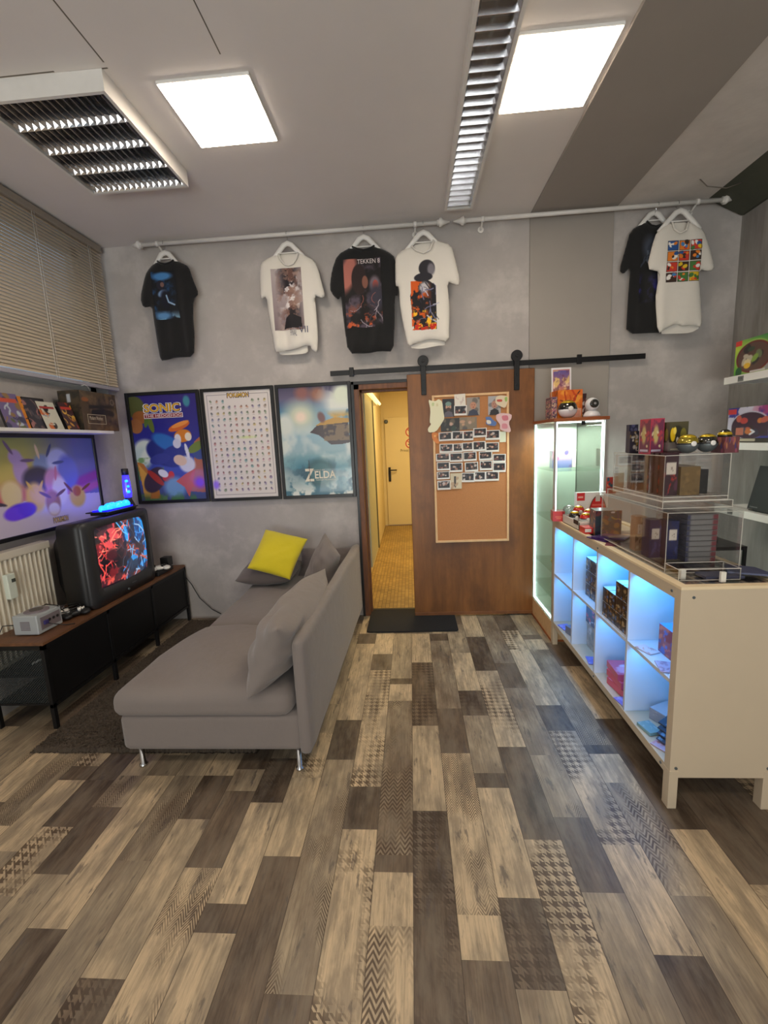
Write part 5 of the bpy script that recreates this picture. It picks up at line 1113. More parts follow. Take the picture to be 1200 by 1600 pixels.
# ------------------------------------------------------------------ glass display cabinet
CX0, CX1, CY0, CY1, CZ = .968, 1.305, 3.045, 3.578, 1.585
o = thing('glass_cabinet', 'tall lit glass display cabinet with wooden top beside brown door', 'display cabinet', (1.13, 3.3, 0))
MB().box(CX0 - .012, CX1 + .012, CY0 - .02, CY1 + .003, CZ - .022, CZ).build('wooden_top', M['cab_wood'], o, bevel=.003)
MB().box(CX0, CX1, CY0, CY1, .012, .15).build('plinth', M['pale_wood'], o, bevel=.002)
MB().box(CX0 - .004, CX1 + .004, CY0 - .004, CY1, .0, .014).build('plinth_edge', M['cab_wood'], o)
b = MB(); b.box(CX0, CX0 + .004, CY0, CY1, .15, CZ - .022); b.build('side_glass', M['green_glass'], o)
MB().box(CX1 - .004, CX1, CY0, CY1, .15, CZ - .022).build('side_glass', M['green_glass'], o)
MB().box(CX0 + .004, CX1 - .004, CY0, CY0 + .004, .15, CZ - .022).build('glass_door', M['green_glass'], o)
MB().box(CX0 + .004, CX1 - .004, CY1 - .012, CY1 - .002, .15, CZ - .022).build('back_panel', mat('pale_green_back', (196, 212, 196), .3), o)
MB().box(CX0 + .006, CX1 - .006, CY0 + .008, CY1 - .012, .15, .156).build('cabinet_floor', mat('pale_green_floor', (200, 212, 200), .3), o)
M['post'] = mat('aluminium_post', (186, 182, 176), .3, .6); M['led'] = mat('white_led_strip', (240, 250, 255), .4, emit=7, emitc=(226, 244, 255))
MB().box(CX0 - .002, CX0 + .010, CY0 - .002, CY0 + .010, .15, CZ - .022).build('corner_post', M['post'], o)
MB().box(CX1 - .010, CX1 + .002, CY0 - .002, CY0 + .010, .15, CZ - .022).build('corner_post', M['post'], o)
MB().box(CX0 - .002, CX0 + .010, CY1 - .012, CY1, .15, CZ - .022).build('corner_post', M['post'], o)
for x, y in ((CX0 + .012, CY1 - .03), (CX0 + .014, CY0 + .014), (CX1 - .022, CY0 + .014)): MB().box(x, x + .008, y, y + .008, .156, CZ - .026).build('led_strip', M['led'], o)
MB().box(CX0 + .02, CX1 - .02, CY0 + .014, CY0 + .022, CZ - .034, CZ - .026).build('led_strip', M['led'], o)
MB().box(CX0 + .012, CX0 + .02, CY0 + .03, CY1 - .03, .157, .165).build('led_strip', M['led'], o)
for z in (1.225, .865, .50, .31): MB().box(CX0 + .012, CX1 - .008, CY0 + .03, CY1 - .014, z, z + .006).build('glass_shelf', M['green_glass'], o)
b = MB(); b.box(1.14, 1.165, CY0 - .006, CY0 + .001, CZ - .05, CZ - .026); b.build('lock', M['blackm'], o)
area('cabinet_light', ((CX0 + CX1) / 2, (CY0 + CY1) / 2, CZ - .05), (0, 0, 0), .26, .4, 9, (.9, 1, .92))
c = CV(40, 30, (206, 170, 190)); c.grad([(0, (110, 130, 180)), (.4, (150, 150, 200)), (.6, (222, 176, 196)), (1, (216, 160, 190))]).blobs(6, [(230, 214, 224), (120, 110, 160), (196, 120, 160)], 3, .06, .12)
tag(carton('small_carton', 1.045, 1.185, 3.33, 3.40, 1.232, 1.36, front=c, side=c, base=(196, 170, 190)), 'pink and blue small carton on upper shelf inside glass cabinet', 'box')
tag(MB().box(1.19, 1.22, 3.34, 3.41, 1.232, 1.365).build('card_stand', M['edge'], bevel=.003), 'pale acrylic stand beside the pink carton in glass cabinet', 'stand')
tag(MB().ball((1.10, 3.35, .89), .03, (1, 1, .8)).ball((1.13, 3.36, .885), .022).build('figure_red', tmat((196, 40, 40)), smooth=True), 'small red figurine on middle glass shelf of cabinet', 'figurine')
tag(MB().ball((1.07, 3.3, .53), .035, (1, 1, .8)).ball((1.09, 3.31, .56), .02).build('figure_yellow', tmat((216, 200, 60)), smooth=True), 'small yellow figurine on lower glass shelf of cabinet', 'figurine')
# things on top of the cabinet
xf = rotx((1.1, 3.3, CZ), 0)
c = CV(46, 64, (224, 222, 226)); c.rect(.08, .07, .92, .94, (190, 120, 110)); m_ = ((c.u > .1) & (c.u < .9) & (c.v > .08) & (c.v < .92)).astype(float)
c.put(m_ * np.clip(c.v * 1.6 - .5, 0, 1), (90, 80, 150)).put(m_ * np.clip(1 - c.v * 2.2, 0, 1), (236, 170, 140)).cloud((240, 210, 120), 4, 4, .5, .62, m_ * .8).cloud((110, 60, 90), 9, 6, .52, .6, m_ * .7).cloud((250, 226, 200), 15, 3, .5, .6, m_ * np.clip(1 - abs(c.v - .4) * 5, 0, 1))
tag(carton('oversized_card', 1.035, 1.175, 3.34, 3.352, 1.72, 1.955, front=c, base=(214, 216, 190), xf=rotx((1.1, 3.34, 1.72), -4)), 'large card with purple and orange artwork standing atop the orange box', 'card')
c = CV(60, 60, (222, 110, 40)); c.cloud((240, 160, 60), 3, 4, .45, .6).strokes(10, [(70, 44, 40), (200, 70, 30)], 6, .03, .15, .9, .35, .9).poly([(.45, 0), (.95, 0), (.95, .35), (.5, .38)], (226, 176, 150)).rect(.52, .1, .9, .28, (214, 150, 130))
tag(carton('orange_box', 1.04, 1.215, 3.24, 3.38, CZ + .001, CZ + .20, front=c, side=c, base=(214, 120, 50), xf=rotz((1.12, 3.3, CZ), 5)), 'orange trading card box behind the ball on glass cabinet top', 'box')
c = CV(20, 40, (80, 60, 90)); c.cloud((190, 120, 130), 3, 5, .5, .6).cloud((220, 190, 150), 8, 8, .55, .62)
tag(carton('narrow_box', 1.00, 1.036, 3.22, 3.36, CZ + .001, CZ + .155, front=c, side=c, base=(70, 50, 70)), 'narrow purple printed box left of the orange one', 'box')
c = CV(20, 40, (90, 40, 44)); c.cloud((226, 220, 216), 3, 4, .48, .6).rect(0, .8, 1, 1, (60, 30, 36))
tag(carton('narrow_box', 1.222, 1.28, 3.36, 3.46, CZ + .001, CZ + .185, front=c, side=c, base=(120, 110, 110), xf=rotx((1.25, 3.4, CZ), 8)), 'narrow red and white box right of the orange one', 'box')
tag(carton('narrow_box', 1.262, 1.30, 3.42, 3.50, CZ + .001, CZ + .17, front=CV(6, 6, (40, 36, 40)), base=(36, 34, 36), xf=rotx((1.25, 3.45, CZ), 8)), 'black box behind the white security camera', 'box')
def ball2(label, c, r_, top, low, cat='ball', gr=None, gold=True):
    o = thing('two_tone_ball', label, cat, (c[0], c[1], c[2] - r_), gr)
    def half(s_):
        return [(max(.0005, r_ * math.cos(a)), r_ * math.sin(a)) for a in ([math.radians(k) for k in range(0, 91, 10)] if s_ > 0 else [math.radians(k) for k in range(-90, 1, 10)])]
    MB().lathe(half(1), c).build('upper_half', top, o); MB().lathe(half(-1), c).build('lower_half', low, o)
    MB().lathe([(r_ * .985, -.003), (r_ * 1.012, -.002), (r_ * 1.012, .002), (r_ * .985, .003)], c).build('band', M['black'], o)
    MB().lathe([(r_ * .26, 0), (r_ * .26, -r_ * .1), (r_ * .14, -r_ * .12)], (c[0], c[1] - r_ * .97, c[2]), axis='y').build('button', M['white'], o)
    if gold: MB().lathe([(r_ * math.cos(math.radians(k)) * 1.012, r_ * math.sin(math.radians(k)) * 1.012) for k in (40, 48, 56, 64)], c).build('gold_band', mat_gold, o)
mat_gold = mat('gold_plastic', (214, 180, 40), .25, .5, coat=.5); M['bgloss'] = mat('glossy_black', (30, 28, 22), .12, coat=1); M['wgloss'] = mat('glossy_white', (226, 226, 230), .15, coat=.6)
ball2('gold and black ball with white lower half on cabinet top', (1.085, 3.15, CZ + .062), .062, M['bgloss'], M['wgloss'])
o = thing('security_camera', 'small round white security camera on cabinet top', 'camera', (1.24, 3.13, CZ))
MB().lathe([(.055, 0), (.055, .012), (.046, .03), (.03, .042)], (1.24, 3.13, CZ + .001)).build('base', M['wgloss'], o)
MB().ball((1.24, 3.13, CZ + .085), .046, sub=3).build('head', M['wgloss'], o)
MB().lathe([(.028, 0), (.028, -.012), (.022, -.016)], (1.238, 3.13 - .036, CZ + .088), axis='y').build('lens_face', M['bgloss'], o); MB().lathe([(.008, 0), (.008, -.004)], (1.238, 3.078, CZ + .088), axis='y').build('lens', M['chrome'], o)

# ------------------------------------------------------------------ white shelf counter
KX0, KX1, KY0, KY1, KZ = .963, 1.345, 1.584, 3.035, .902
KB, KM = .135, .520
o = thing('display_counter', 'white cube shelf counter on legs with blue lit compartments at right', 'counter', ((KX0 + KX1) / 2, (KY0 + KY1) / 2, 0))
kc = o
for y0, nm in ((KY0, 'near'), (KY1 - .038, 'far')): MB().box(KX0, KX1, y0, y0 + .038, KB, KZ).build('side_panel', M['kallax'], o, bevel=.0015)
b = MB(); b.box(KX0, KX1, KY0 + .038, KY1 - .038, KB, KB + .038); b.build('bottom_board', M['kallax'], o, bevel=.0015)
b = MB(); rim = .032; zt = KZ + .010
b.box(KX0 - .001, KX1 + .001, KY0 - .001, KY0 + rim, KZ - .001, zt); b.box(KX0 - .001, KX1 + .001, KY1 - rim, KY1 + .001, KZ - .001, zt); b.box(KX0 - .001, KX0 + rim, KY0 + rim, KY1 - rim, KZ - .001, zt); b.box(KX1 - rim, KX1 + .001, KY0 + rim, KY1 - rim, KZ - .001, zt)
b.build('top_rim', mat('cream_rim', (232, 212, 176), .4), o, bevel=.001)
MB().box(KX0, KX1, KY0 + .038, KY1 - .038, KZ - .045, KZ).build('top_board', M['kallax'], o)
dv = [KY0 + .038 + (KY1 - KY0 - .076) * k / 4 for k in range(5)]
for k in (1, 2, 3): MB().box(KX0 + .002, KX1 - .004, dv[k] - .008, dv[k] + .008, KB + .038, KZ - .045).build('divider', M['kin'], o, bevel=.001)
MB().box(KX0 + .003, KX1 - .004, KY0 + .038, KY1 - .038, KM - .008, KM + .008).build('middle_shelf', M['kin'], o)
MB().box(KX1 - .004, KX1, KY0 + .038, KY1 - .038, KB + .038, KZ - .045).build('back_panel', M['kin'], o)
b = MB(); b.box(KX0 + .004, KX1 - .005, KY1 - .0385, KY1 - .0375, KB + .04, KZ - .047); b.box(KX0 + .004, KX1 - .005, KY0 + .0375, KY0 + .0385, KB + .04, KZ - .047); b.bm.free()
for q in (KY1 - .0385, KY0 + .0375): MB().box(KX0 + .004, KX1 - .005, q, q + .001, KB + .04, KZ - .047).build('inner_lining', M['kin'], o)
for x, y in ((KX0, KY0), (KX1 - .034, KY0), (KX0, KY1 - .042), (KX1 - .034, KY1 - .042)):
    s_ = -.002 if y == KY0 else .002
    MB().box(x - (.001 if x == KX0 else -.001), x + .033, y + s_, y + .042 + s_, 0, .165).build('leg', M['kallax'], o, bevel=.002)
for x, y, z in ((KX0 + .022, KY0 - .004, .178), (KX1 - .02, KY0 - .004, .178), (KX0 + .045, KY0 - .002, KZ - .03)): MB().cyl((x, y, z), (x, y + .006, z), .0055, seg=12).build('screw', M['steelg'], o)
for y, z in ((KY0 + .055, KZ - .022), (KY0 + .06, KB + .02), (2.3, KZ - .022), (2.3, KB + .02)): MB().cyl((KX0 - .003, y, z), (KX0 + .002, y, z), .0055, seg=12).build('screw', M['steelg'], o)
M['cool_led'] = mat('cool_led', (150, 210, 255), .4, emit=2, emitc=(120, 190, 255))
for k in range(4):
    y0, y1 = dv[k] + .02, dv[k + 1] - .02
    for z, pw in ((KZ - .047, 1.0), (KM - .009, .55)):
        MB().box(KX0 + .012, KX0 + .02, y0 + .01, y1 - .01, z - .004, z).build('led_strip', M['cool_led'], kc)
        area('counter_led', (KX0 + .03, (y0 + y1) / 2, z - .006), (0, math.radians(-38), 0), .02, y1 - y0 - .04, pw * 1.25, (.06, .42, 1))
# compartment contents
def art(seed, pal, W_=26, H_=30, bg=None, n=12): c = CV(W_, H_, bg or pal[0]); return c.blobs(n, pal, seed, .06, .2).strokes(5, pal, seed + 1, .03)
dk = [(60, 46, 34), (150, 110, 60), (40, 34, 34), (90, 120, 170), (176, 150, 110)]
def booster(x, y, z, w_, d_, h_, label, seed, pal=dk, top=(206, 214, 216), rz=0, gr='boxes stacked inside the counter compartments'):
    o_ = carton('booster_box', x, x + w_, y, y + d_, z, z + h_, front=art(seed, pal, 14, 18), side=art(seed + 5, pal, 14, 18), top=CV(3, 3, top), base=pal[0], xf=rotz((x + w_ / 2, y + d_ / 2, z), rz))
    return tag(o_, label, 'box', gr)
zU, zL = KM + .0085, KB + .0385
# second compartment from the near end, upper row
yy0 = dv[1] + .015; q = 0
for (i, j, n_) in ((0, 0, 3), (0, 1, 3), (0, 2, 2), (0, 3, 2), (1, 0, 3), (1, 1, 3)):
    for k in range(n_):
        q += 1; booster(KX0 + .02 + .095 * i, yy0 + .01 + .071 * j, zU + .001 + .078 * k, .088, .066, .074, '%s card box of %s %s pile from near end, second upper compartment' % (['bottom', 'middle', 'top'][k], ordn[j], ['front', 'back'][i]), q)
yy0 = dv[2] + .015
for (i, j, n_) in ((0, 0, 2), (0, 1, 3), (0, 2, 3), (1, 1, 3), (1, 2, 3)):
    for k in range(n_):
        q += 1; booster(KX0 + .05 + .095 * i, yy0 + .03 + .075 * j, zU + .001 + .078 * k, .088, .07, .074, '%s card box of %s %s pile from near end, third upper compartment' % (['bottom', 'middle', 'top'][k], ordn[j], ['front', 'back'][i]), q)
booster(KX0 + .085, KY0 + .175, zU + .001, .12, .10, .125, 'red and blue carton in nearest upper compartment', 91, [(150, 70, 80), (60, 80, 160), (200, 110, 90), (90, 110, 190)], (90, 140, 220), gr=None)
def flatcard(name, label, cat, x, y, z, w_, d_, rz, pal, seed, th=.004, xr=0, m='carton'):
    xf = rotz((x, y, z), rz) @ rotx((x, y, z), xr)
    return tag(carton(name, x - w_ / 2, x + w_ / 2, y - d_ / 2, y + d_ / 2, z, z + th, top=art(seed, pal, 16, 20), base=pal[0], m=m, xf=xf), label, cat)
flatcard('card_sleeve', 'small pale card packet lying at front of nearest upper compartment', 'card', KX0 + .04, KY0 + .275, zU + .002, .055, .08, 20, [(206, 200, 214), (190, 150, 150)], 3)
flatcard('card_packet', 'pale pack leaning over the shelf edge in nearest upper compartment', 'card', KX0 + .035, KY0 + .125, zU + .002, .06, .09, -15, [(180, 170, 200), (150, 130, 160)], 4)
booster(KX0 + .10, KY0 + .26, zL + .001, .13, .09, .055, 'grey rounded card case at back of nearest lower compartment', 93, [(150, 150, 160), (170, 168, 176), (140, 140, 150)], (176, 176, 186), rz=25, gr=None)
for k in range(4): flatcard('card_binder', 'dark edged card case in nearest lower compartment, %s of the leaning set' % ordn[k], 'card case', KX0 + .085 + .012 * k, KY0 + .15 + .018 * k, zL + .012 + .012 * k, .09, .07, 35, [(70, 80, 96), (120, 150, 180)], 20 + k, .006, 10)['group'] = 'leaning card cases in the counter'
flatcard('card_case', 'pale green card case lying flat in nearest lower compartment', 'card case', KX0 + .045, KY0 + .235, zL + .002, .06, .08, 12, [(120, 160, 170), (150, 180, 190)], 31, .014)
flatcard('card_sleeve', 'pinkish card packet at front corner of nearest lower compartment', 'card', KX0 + .04, KY0 + .125, zL + .002, .05, .07, 30, [(190, 170, 196), (200, 150, 160)], 32)
pk = [(214, 90, 120), (226, 150, 180), (230, 190, 214), (190, 70, 90)]
for k in range(3): flatcard('pink_box', 'flat pink printed box in second lower compartment, %s in pile' % ['lowest', 'middle', 'uppermost'][k], 'box', KX0 + .12, dv[1] + .17 + .012 * k, zL + .002 + .036 * k, .17, .15, 8 - 6 * k, pk, 40 + k, .034)['group'] = 'pink boxes in the counter'
flatcard('blue_leaflet', 'lilac leaflet lying beside pink boxes in second lower compartment', 'leaflet', KX0 + .04, dv[1] + .05, zL + .002, .07, .1, 10, [(130, 130, 220), (160, 170, 240)], 45)
booster(KX0 + .09, dv[2] + .22, zL + .001, .12, .10, .16, 'grey carton under the red and white box in third lower compartment', 94, [(150, 150, 150), (190, 190, 190), (120, 130, 130)], gr=None)
booster(KX0 + .08, dv[2] + .20, zL + .163, .14, .12, .10, 'red, white and dark box on top of grey carton in third lower compartment', 95, [(60, 60, 80), (220, 220, 226), (190, 70, 80)], (60, 80, 120), gr=None)
flatcard('blue_leaflet', 'lilac leaflet on floor of third lower compartment', 'leaflet', KX0 + .05, dv[2] + .12, zL + .002, .07, .09, -10, [(120, 130, 230), (150, 160, 240)], 46)
tag(MB().ball((KX0 + .10, dv[3] + .10, zU + .05), .045, (1, .8, 1)).ball((KX0 + .10, dv[3] + .17, zU + .055), .05, (.6, 1, 1.1)).build('plush_figure', tmat((196, 180, 184)), smooth=True), 'pale pinkish plush shape in farthest upper compartment', 'toy')
flatcard('card_case', 'small grey card case in farthest lower compartment', 'card case', KX0 + .08, dv[3] + .12, zL + .002, .09, .11, 15, [(120, 130, 160), (160, 170, 200)], 50, .05)
flatcard('blue_leaflet', 'lilac leaflet at front of farthest lower compartment', 'leaflet', KX0 + .05, dv[3] + .24, zL + .002, .07, .09, 10, [(120, 130, 230), (150, 160, 240)], 52)

# on top of the counter: flat cards under a clear sheet
zc = KZ + .0015; r = random.Random(11)
cps = [[(70, 52, 46), (150, 90, 60), (190, 160, 120)], [(60, 70, 90), (120, 130, 150), (180, 150, 120)], [(90, 96, 80), (160, 150, 110), (60, 60, 60)], [(40, 36, 42), (140, 60, 60), (190, 180, 170)], [(110, 70, 60), (170, 120, 80), (60, 50, 60)]]
n_ = 0
for j in range(12):
    for i in range(4):
        x = KX0 + .075 + .075 * i + r.uniform(-.006, .006); y = KY0 + .085 + .098 * j + r.uniform(-.006, .006)
        if y > 2.55: continue
        n_ += 1; o_ = carton('trading_card', x - .0315, x + .0315, y - .044, y + .044, zc, zc + .001 + .0002 * (i % 2), top=art(100 + n_, cps[(i + j * 2) % 5], 12, 16), base=(200, 196, 190), xf=rotz((x, y, zc), r.uniform(-6, 6)))
        tag(o_, 'trading card under clear counter sheet, %s row from near end, %s from room side' % (ORD[j], ORD[i]), 'card', 'trading cards laid under the clear sheet')
tag(MB().box(KX0 + rim + .002, KX1 - rim - .002, KY0 + rim + .002, 2.58, KZ + .004, KZ + .007).build('clear_sheet', M['acryl']), 'clear acrylic sheet covering the cards on the counter top', 'sheet')
ZT = KZ + .008
def acrylic(name, label, x0, x1, y0, y1, z0, z1, shelves=(), th=.003, div=()):
    o = thing(name, label, 'acrylic stand', ((x0 + x1) / 2, (y0 + y1) / 2, z0))
    b = MB(); b.box(x0, x0 + th, y0, y1, z0, z1); b.build('side_panel', M['acryl'], o); MB().box(x1 - th, x1, y0, y1, z0, z1).build('side_panel', M['acryl'], o)
    MB().box(x0, x1, y0, y0 + th, z0, z1).build('front_panel', M['acryl'], o); MB().box(x0, x1, y1 - th, y1, z0, z1).build('back_panel', M['acryl'], o)
    for z in shelves: MB().box(x0, x1, y0, y1, z, z + th).build('shelf', M['acryl'], o)
    for y in div: MB().box(x0, x1, y, y + th * .7, z0, z1).build('divider', M['acryl'], o)
    b = MB(); e = .0022
    for x in (x0, x1 - e):
        for y in (y0, y1 - e): b.box(x, x + e, y, y + e, z0, z1)
    for z in [z0, z1 - e] + [s_ for s_ in shelves]:
        for y in (y0 - .0005, y1 - e): b.box(x0, x1, y, y + e, z, z + e)
        for x in (x0 - .0005, x1 - e): b.box(x, x + e, y0, y1, z, z + e)
    b.build('bright_edges', M['edge'], o)
    return o
acrylic('acrylic_riser', 'clear acrylic lower tier of display stand on the counter', 1.0, 1.285, 1.76, 2.36, ZT, 1.155, shelves=(.925,), div=(2.05,))
acrylic('acrylic_tray', 'clear low acrylic tray in front of the taller tier on counter', .995, 1.22, 1.66, 1.755, ZT, .955)
acrylic('acrylic_case', 'clear acrylic case holding upright card packs above lower tier', 1.0, 1.25, 1.80, 2.24, 1.195, 1.378, shelves=(1.21,), div=(1.91, 2.02, 2.13))
tag(MB().box(.99, 1.30, 1.74, 2.38, 1.156, 1.164).build('acrylic_plate', M['acryl']), 'clear acrylic plate between the two tiers of display stand', 'plate')
tg = acrylic('acrylic_box', 'narrow clear acrylic box row with price slips between the tiers', 1.0, 1.27, 1.80, 2.30, 1.165, 1.194)
M['tan'] = mat('tan_carton', (206, 178, 146), .7)
def pack(label, x, y, z, w_, h_, th, pal, seed, rz=0, gr='card packs in the clear stand', cat='card pack', nm='card_pack', tag_=True, H=30):
    c = art(seed, pal, 18, H)
    if tag_: c.rect(.2, .5, .85, .78, (222, 210, 196)).blobs(3, [(150, 130, 120)], seed, .03, .05, .3, .7, .55, .72)
    return tag(carton(nm, x, x + w_, y, y + th, z, z + h_, front=c, side=CV(3, 3, pal[0]), base=pal[0], xf=rotz((x, y, z), rz)), label, cat, gr)
for k in range(4): pack('dark purple card pack with pale label at left of upper clear case, %s from front' % ordn[k], 1.006 + .002 * k, 2.02 + .028 * k, 1.214, .05, .165, .02, [(44, 34, 46), (70, 50, 80), (120, 100, 110)], 60 + k)
for k in range(4): pack('red and dark card pack with pale label in upper clear case, %s from front' % ordn[k], 1.012, 1.83 + .04 * k, 1.214, .058, .172, .025, [(60, 36, 44), (170, 50, 46), (90, 50, 70)], 70 + k)
for k in range(5): pack('gold-brown card pack backing at middle of upper clear case, %s from front' % ordn[k], 1.075 + .004 * k, 1.82 + .03 * k, 1.214, .075, .115, .022, [(120, 96, 60), (134, 106, 66), (110, 88, 56)], 80 + k, tag_=False)
for k in range(2): pack('black packet at right of the gold packs, %s from front' % ordn[k], 1.165, 1.85 + .04 * k, 1.214, .035, .10, .02, [(36, 36, 38), (50, 48, 50)], 88 + k, tag_=False)
for k in range(2): pack('dark blue blister pack with white centre in the lower tier, %s from left' % ordn[k], 1.008 + .055 * k, 1.90 - .03 * k, .935, .048, .165, .06, [(34, 38, 84), (60, 66, 120), (50, 44, 70)], 110 + k, gr='blue blister packs')
for o_ in list(bpy.data.objects):
    pass
pack('tan blister pack left of the dark blue ones in lower tier', 1.01, 2.02, .935, .045, .16, .05, [(176, 140, 110), (120, 84, 60), (206, 180, 150)], 114, gr=None)
for k in range(9):
    c = CV(16, 4, (126, 124, 124)).rect(.86, 0, 1, 1, (120, 60, 66)).rect(0, 0, .12, 1, (60, 62, 90)).rect(0, .8, 1, 1, (96, 94, 94))
    tag(carton('card_tin', 1.125, 1.245, 1.84, 2.02, .93 + .0225 * k, .951 + .0225 * k, front=c, side=CV(3, 3, (60, 60, 76)), base=(110, 106, 106)), 'flat grey card tin with red end in the stack, %s from bottom' % (ordn + ['seventh', 'eighth', 'ninth'])[k], 'tin', 'stacked grey card tins')
pd = [(70, 40, 60), (160, 50, 66), (206, 170, 110), (60, 50, 90)]
ZU2 = 1.379
c = CV(40, 52, (110, 50, 76)); c.cloud((176, 60, 80), 3, 4, .5, .65).ell(.4, .55, .2, .26, (190, 170, 110), 0, .5).blobs(7, [(206, 190, 150), (120, 60, 90), (180, 80, 70)], 5, .04, .1, .15, .85, .15, .7).rect(.1, .06, .8, .13, (190, 180, 200)).line([(.0, .0), (1, 0), (1, 1), (0, 1), (0, 0)], .03, (190, 50, 80))
tag(carton('red_card_box', 1.008, 1.062, 1.93, 2.02, ZU2, ZU2 + .148, front=c, side=c, base=(90, 40, 56)), 'tall dark red card box on top of the clear case', 'box')
def goldbox(label, x, w_, y, seed):
    c = CV(54, 44, (78, 72, 52)); c.grad([(0, (90, 84, 80)), (.4, (110, 104, 92)), (.45, (50, 46, 32)), (1, (86, 80, 54))]).ell(.42, .48, .42, .4, (40, 38, 26)).ell(.2, .6, .13, .22, (230, 190, 30), 10).ell(.3, .72, .08, .12, (244, 214, 90), 10).ell(.75, .6, .16, .2, (120, 112, 40), -20).rect(0, 0, 1, .36, (112, 104, 100)).ell(.45, .42, .11, .15, (36, 34, 26)).ell(.45, .42, .07, .1, (226, 220, 206)).rect(.1, .12, .6, .16, (190, 180, 150)).rect(0, 0, 1, .08, (60, 36, 40))
    return tag(carton('gold_ball_box', x, x + w_, y, y + .08, ZU2, ZU2 + .13, front=c, side=c, base=(70, 60, 50)), label, 'box', 'gold and black ball boxes')
goldbox('gold and black printed gift box beside the red card box', 1.066, .075, 1.90, 1)
M['olive'] = mat('olive_gold_gloss', (150, 132, 34), .18, .5, coat=.8)
ball2('gold and black ball, left of the two on the clear case', (1.097, 1.825, ZU2 + .041), .038, M['olive'], M['steelg'], gr='gold balls on the clear case')
ball2('gold and black ball, right of the two on the clear case', (1.176, 1.835, ZU2 + .041), .037, M['bgloss'], M['steelg'], gr='gold balls on the clear case')
o = thing('gold_ball_blister', 'purple printed tray with small gold and black dome, rightmost on clear case', 'box', (1.22, 1.86, ZU2))
c = CV(40, 14, (104, 60, 66)); c.blobs(10, [(150, 80, 100), (70, 60, 110), (170, 110, 80)], 5, .04, .1)
carton('tray', 1.216, 1.268, 1.79, 1.87, ZU2, ZU2 + .062, front=c, side=c, base=(60, 44, 44), parent=o)
MB().lathe([(max(.0005, .026 * math.cos(math.radians(a))), .03 * math.sin(math.radians(a))) for a in range(0, 91, 10)], (1.242, 1.835, ZU2 + .062)).build('half_ball', M['bgloss'], o)
b = MB(); b.lathe([(.0264 * math.cos(math.radians(a)), .0304 * math.sin(math.radians(a))) for a in (14, 26, 38)], (1.242, 1.835, ZU2 + .062)); b.build('gold_band', mat_gold, o)
pack('small black pack behind the red box at left of clear case top', 1.006, 2.10, ZU2, .04, .10, .03, [(50, 44, 56), (150, 120, 60), (190, 180, 170)], 130, gr=None, tag_=False)
pack('navy pack behind the small black pack on clear case top', 1.03, 2.16, ZU2, .04, .13, .03, [(36, 38, 66), (90, 90, 130)], 131, gr=None, tag_=False)
tag(MB().box(1.008, 1.062, 2.255, 2.258, 1.18, 1.275).build('tan_price_card', M['tan']), 'tan paper price card at left end of the upper tier', 'card')
pack('red and blue packet standing at left end of the clear stand', 1.002, 2.31, 1.166, .045, .085, .012, [(176, 60, 56), (50, 80, 96), (206, 120, 90)], 133, gr=None, tag_=False)
b = MB(); b.box(1.0, 1.003, 2.42, 2.46, ZT, 1.1); 
# left end goods on the counter
c = CV(30, 20, (204, 34, 40)); c.rect(.2, .4, .8, .5, (226, 110, 80)).rect(.3, .25, .7, .32, (226, 110, 80))
tag(carton('red_display_box', .925, 1.0, 2.90, 2.98, KZ + .011, KZ + .078, front=c, side=c, top=CV(3, 3, (120, 20, 30)), base=(196, 30, 36), xf=rotz((.96, 2.94, KZ), -8)), 'open bright red display box at far left corner of the counter', 'box')
o = thing('white_tray', 'white card display tray holding round balls near far counter end', 'tray', (1.03, 2.75, KZ))
b = MB(); x0, x1, y0, y1, z0 = .975, 1.10, 2.60, 2.88, KZ + .011; b.box(x0, x1, y0, y1, z0, z0 + .004); b.box(x0, x0 + .004, y0, y1, z0, z0 + .05); b.box(x1 - .004, x1, y0, y1, z0, z0 + .05); b.box(x0, x1, y0, y0 + .004, z0, z0 + .05); b.box(x0, x1, y1 - .004, y1, z0, z0 + .05); b.build('tray_card', mat('white_card', (226, 218, 206), .6), o)
MB().box(x0 - .003, x0 - .0005, y0 + .01, y0 + .08, z0 + .03, z0 + .055).build('black_label', M['black'], o)
M['dome'] = glass('clear_dome', (240, 238, 244), 1.5, .1); M['rgloss'] = mat('glossy_red', (200, 40, 30), .15, coat=1)
tag(MB().ball((1.01, 2.865, .985), .042, sub=3).build('clear_ball', M['dome']), 'clear round plastic ball at left of the white tray', 'ball')
ball2('small red and gold ball at back of the white tray', (1.06, 2.84, .99), .036, M['rgloss'], M['wgloss'], gr='small balls in the white tray')
ball2('small black and gold ball in the middle of the white tray', (1.015, 2.78, .965), .036, M['bgloss'], M['wgloss'], gr='small balls in the white tray')
ball2('small red ball at right of the black and gold one', (1.045, 2.68, .97), .036, M['rgloss'], M['wgloss'], gr='small balls in the white tray')
ball2('small red and gold ball behind the red one in tray', (1.085, 2.74, .985), .034, M['rgloss'], M['rgloss'], gr='small balls in the white tray')
c = CV(40, 24, (206, 36, 42)); c.rect(.0, .3, .45, .85, (236, 232, 228)); 
tag(carton('low_red_box', .972, 1.05, 2.50, 2.585, KZ + .011, KZ + .045, front=c, side=CV(4, 4, (206, 36, 42)), base=(200, 34, 40)), 'low bright red box right of the white tray', 'box')
c = CV(70, 50, (232, 230, 232)); c.rect(0, .7, .26, 1, (206, 44, 48)).rect(.04, .8, .2, .86, (236, 180, 170)).ell(.68, .0, .36, .98, (226, 224, 224), 0, .03).ell(.68, .0, .31, .88, (60, 34, 36), 0, .03).ell(.68, .0, .29, .84, (214, 36, 38), 0, .03).rect(.6, .66, .74, .9, (206, 200, 196)).rect(.5, .5, .9, .56, (230, 110, 100)).rect(.45, 0, 1, .3, (120, 96, 80))
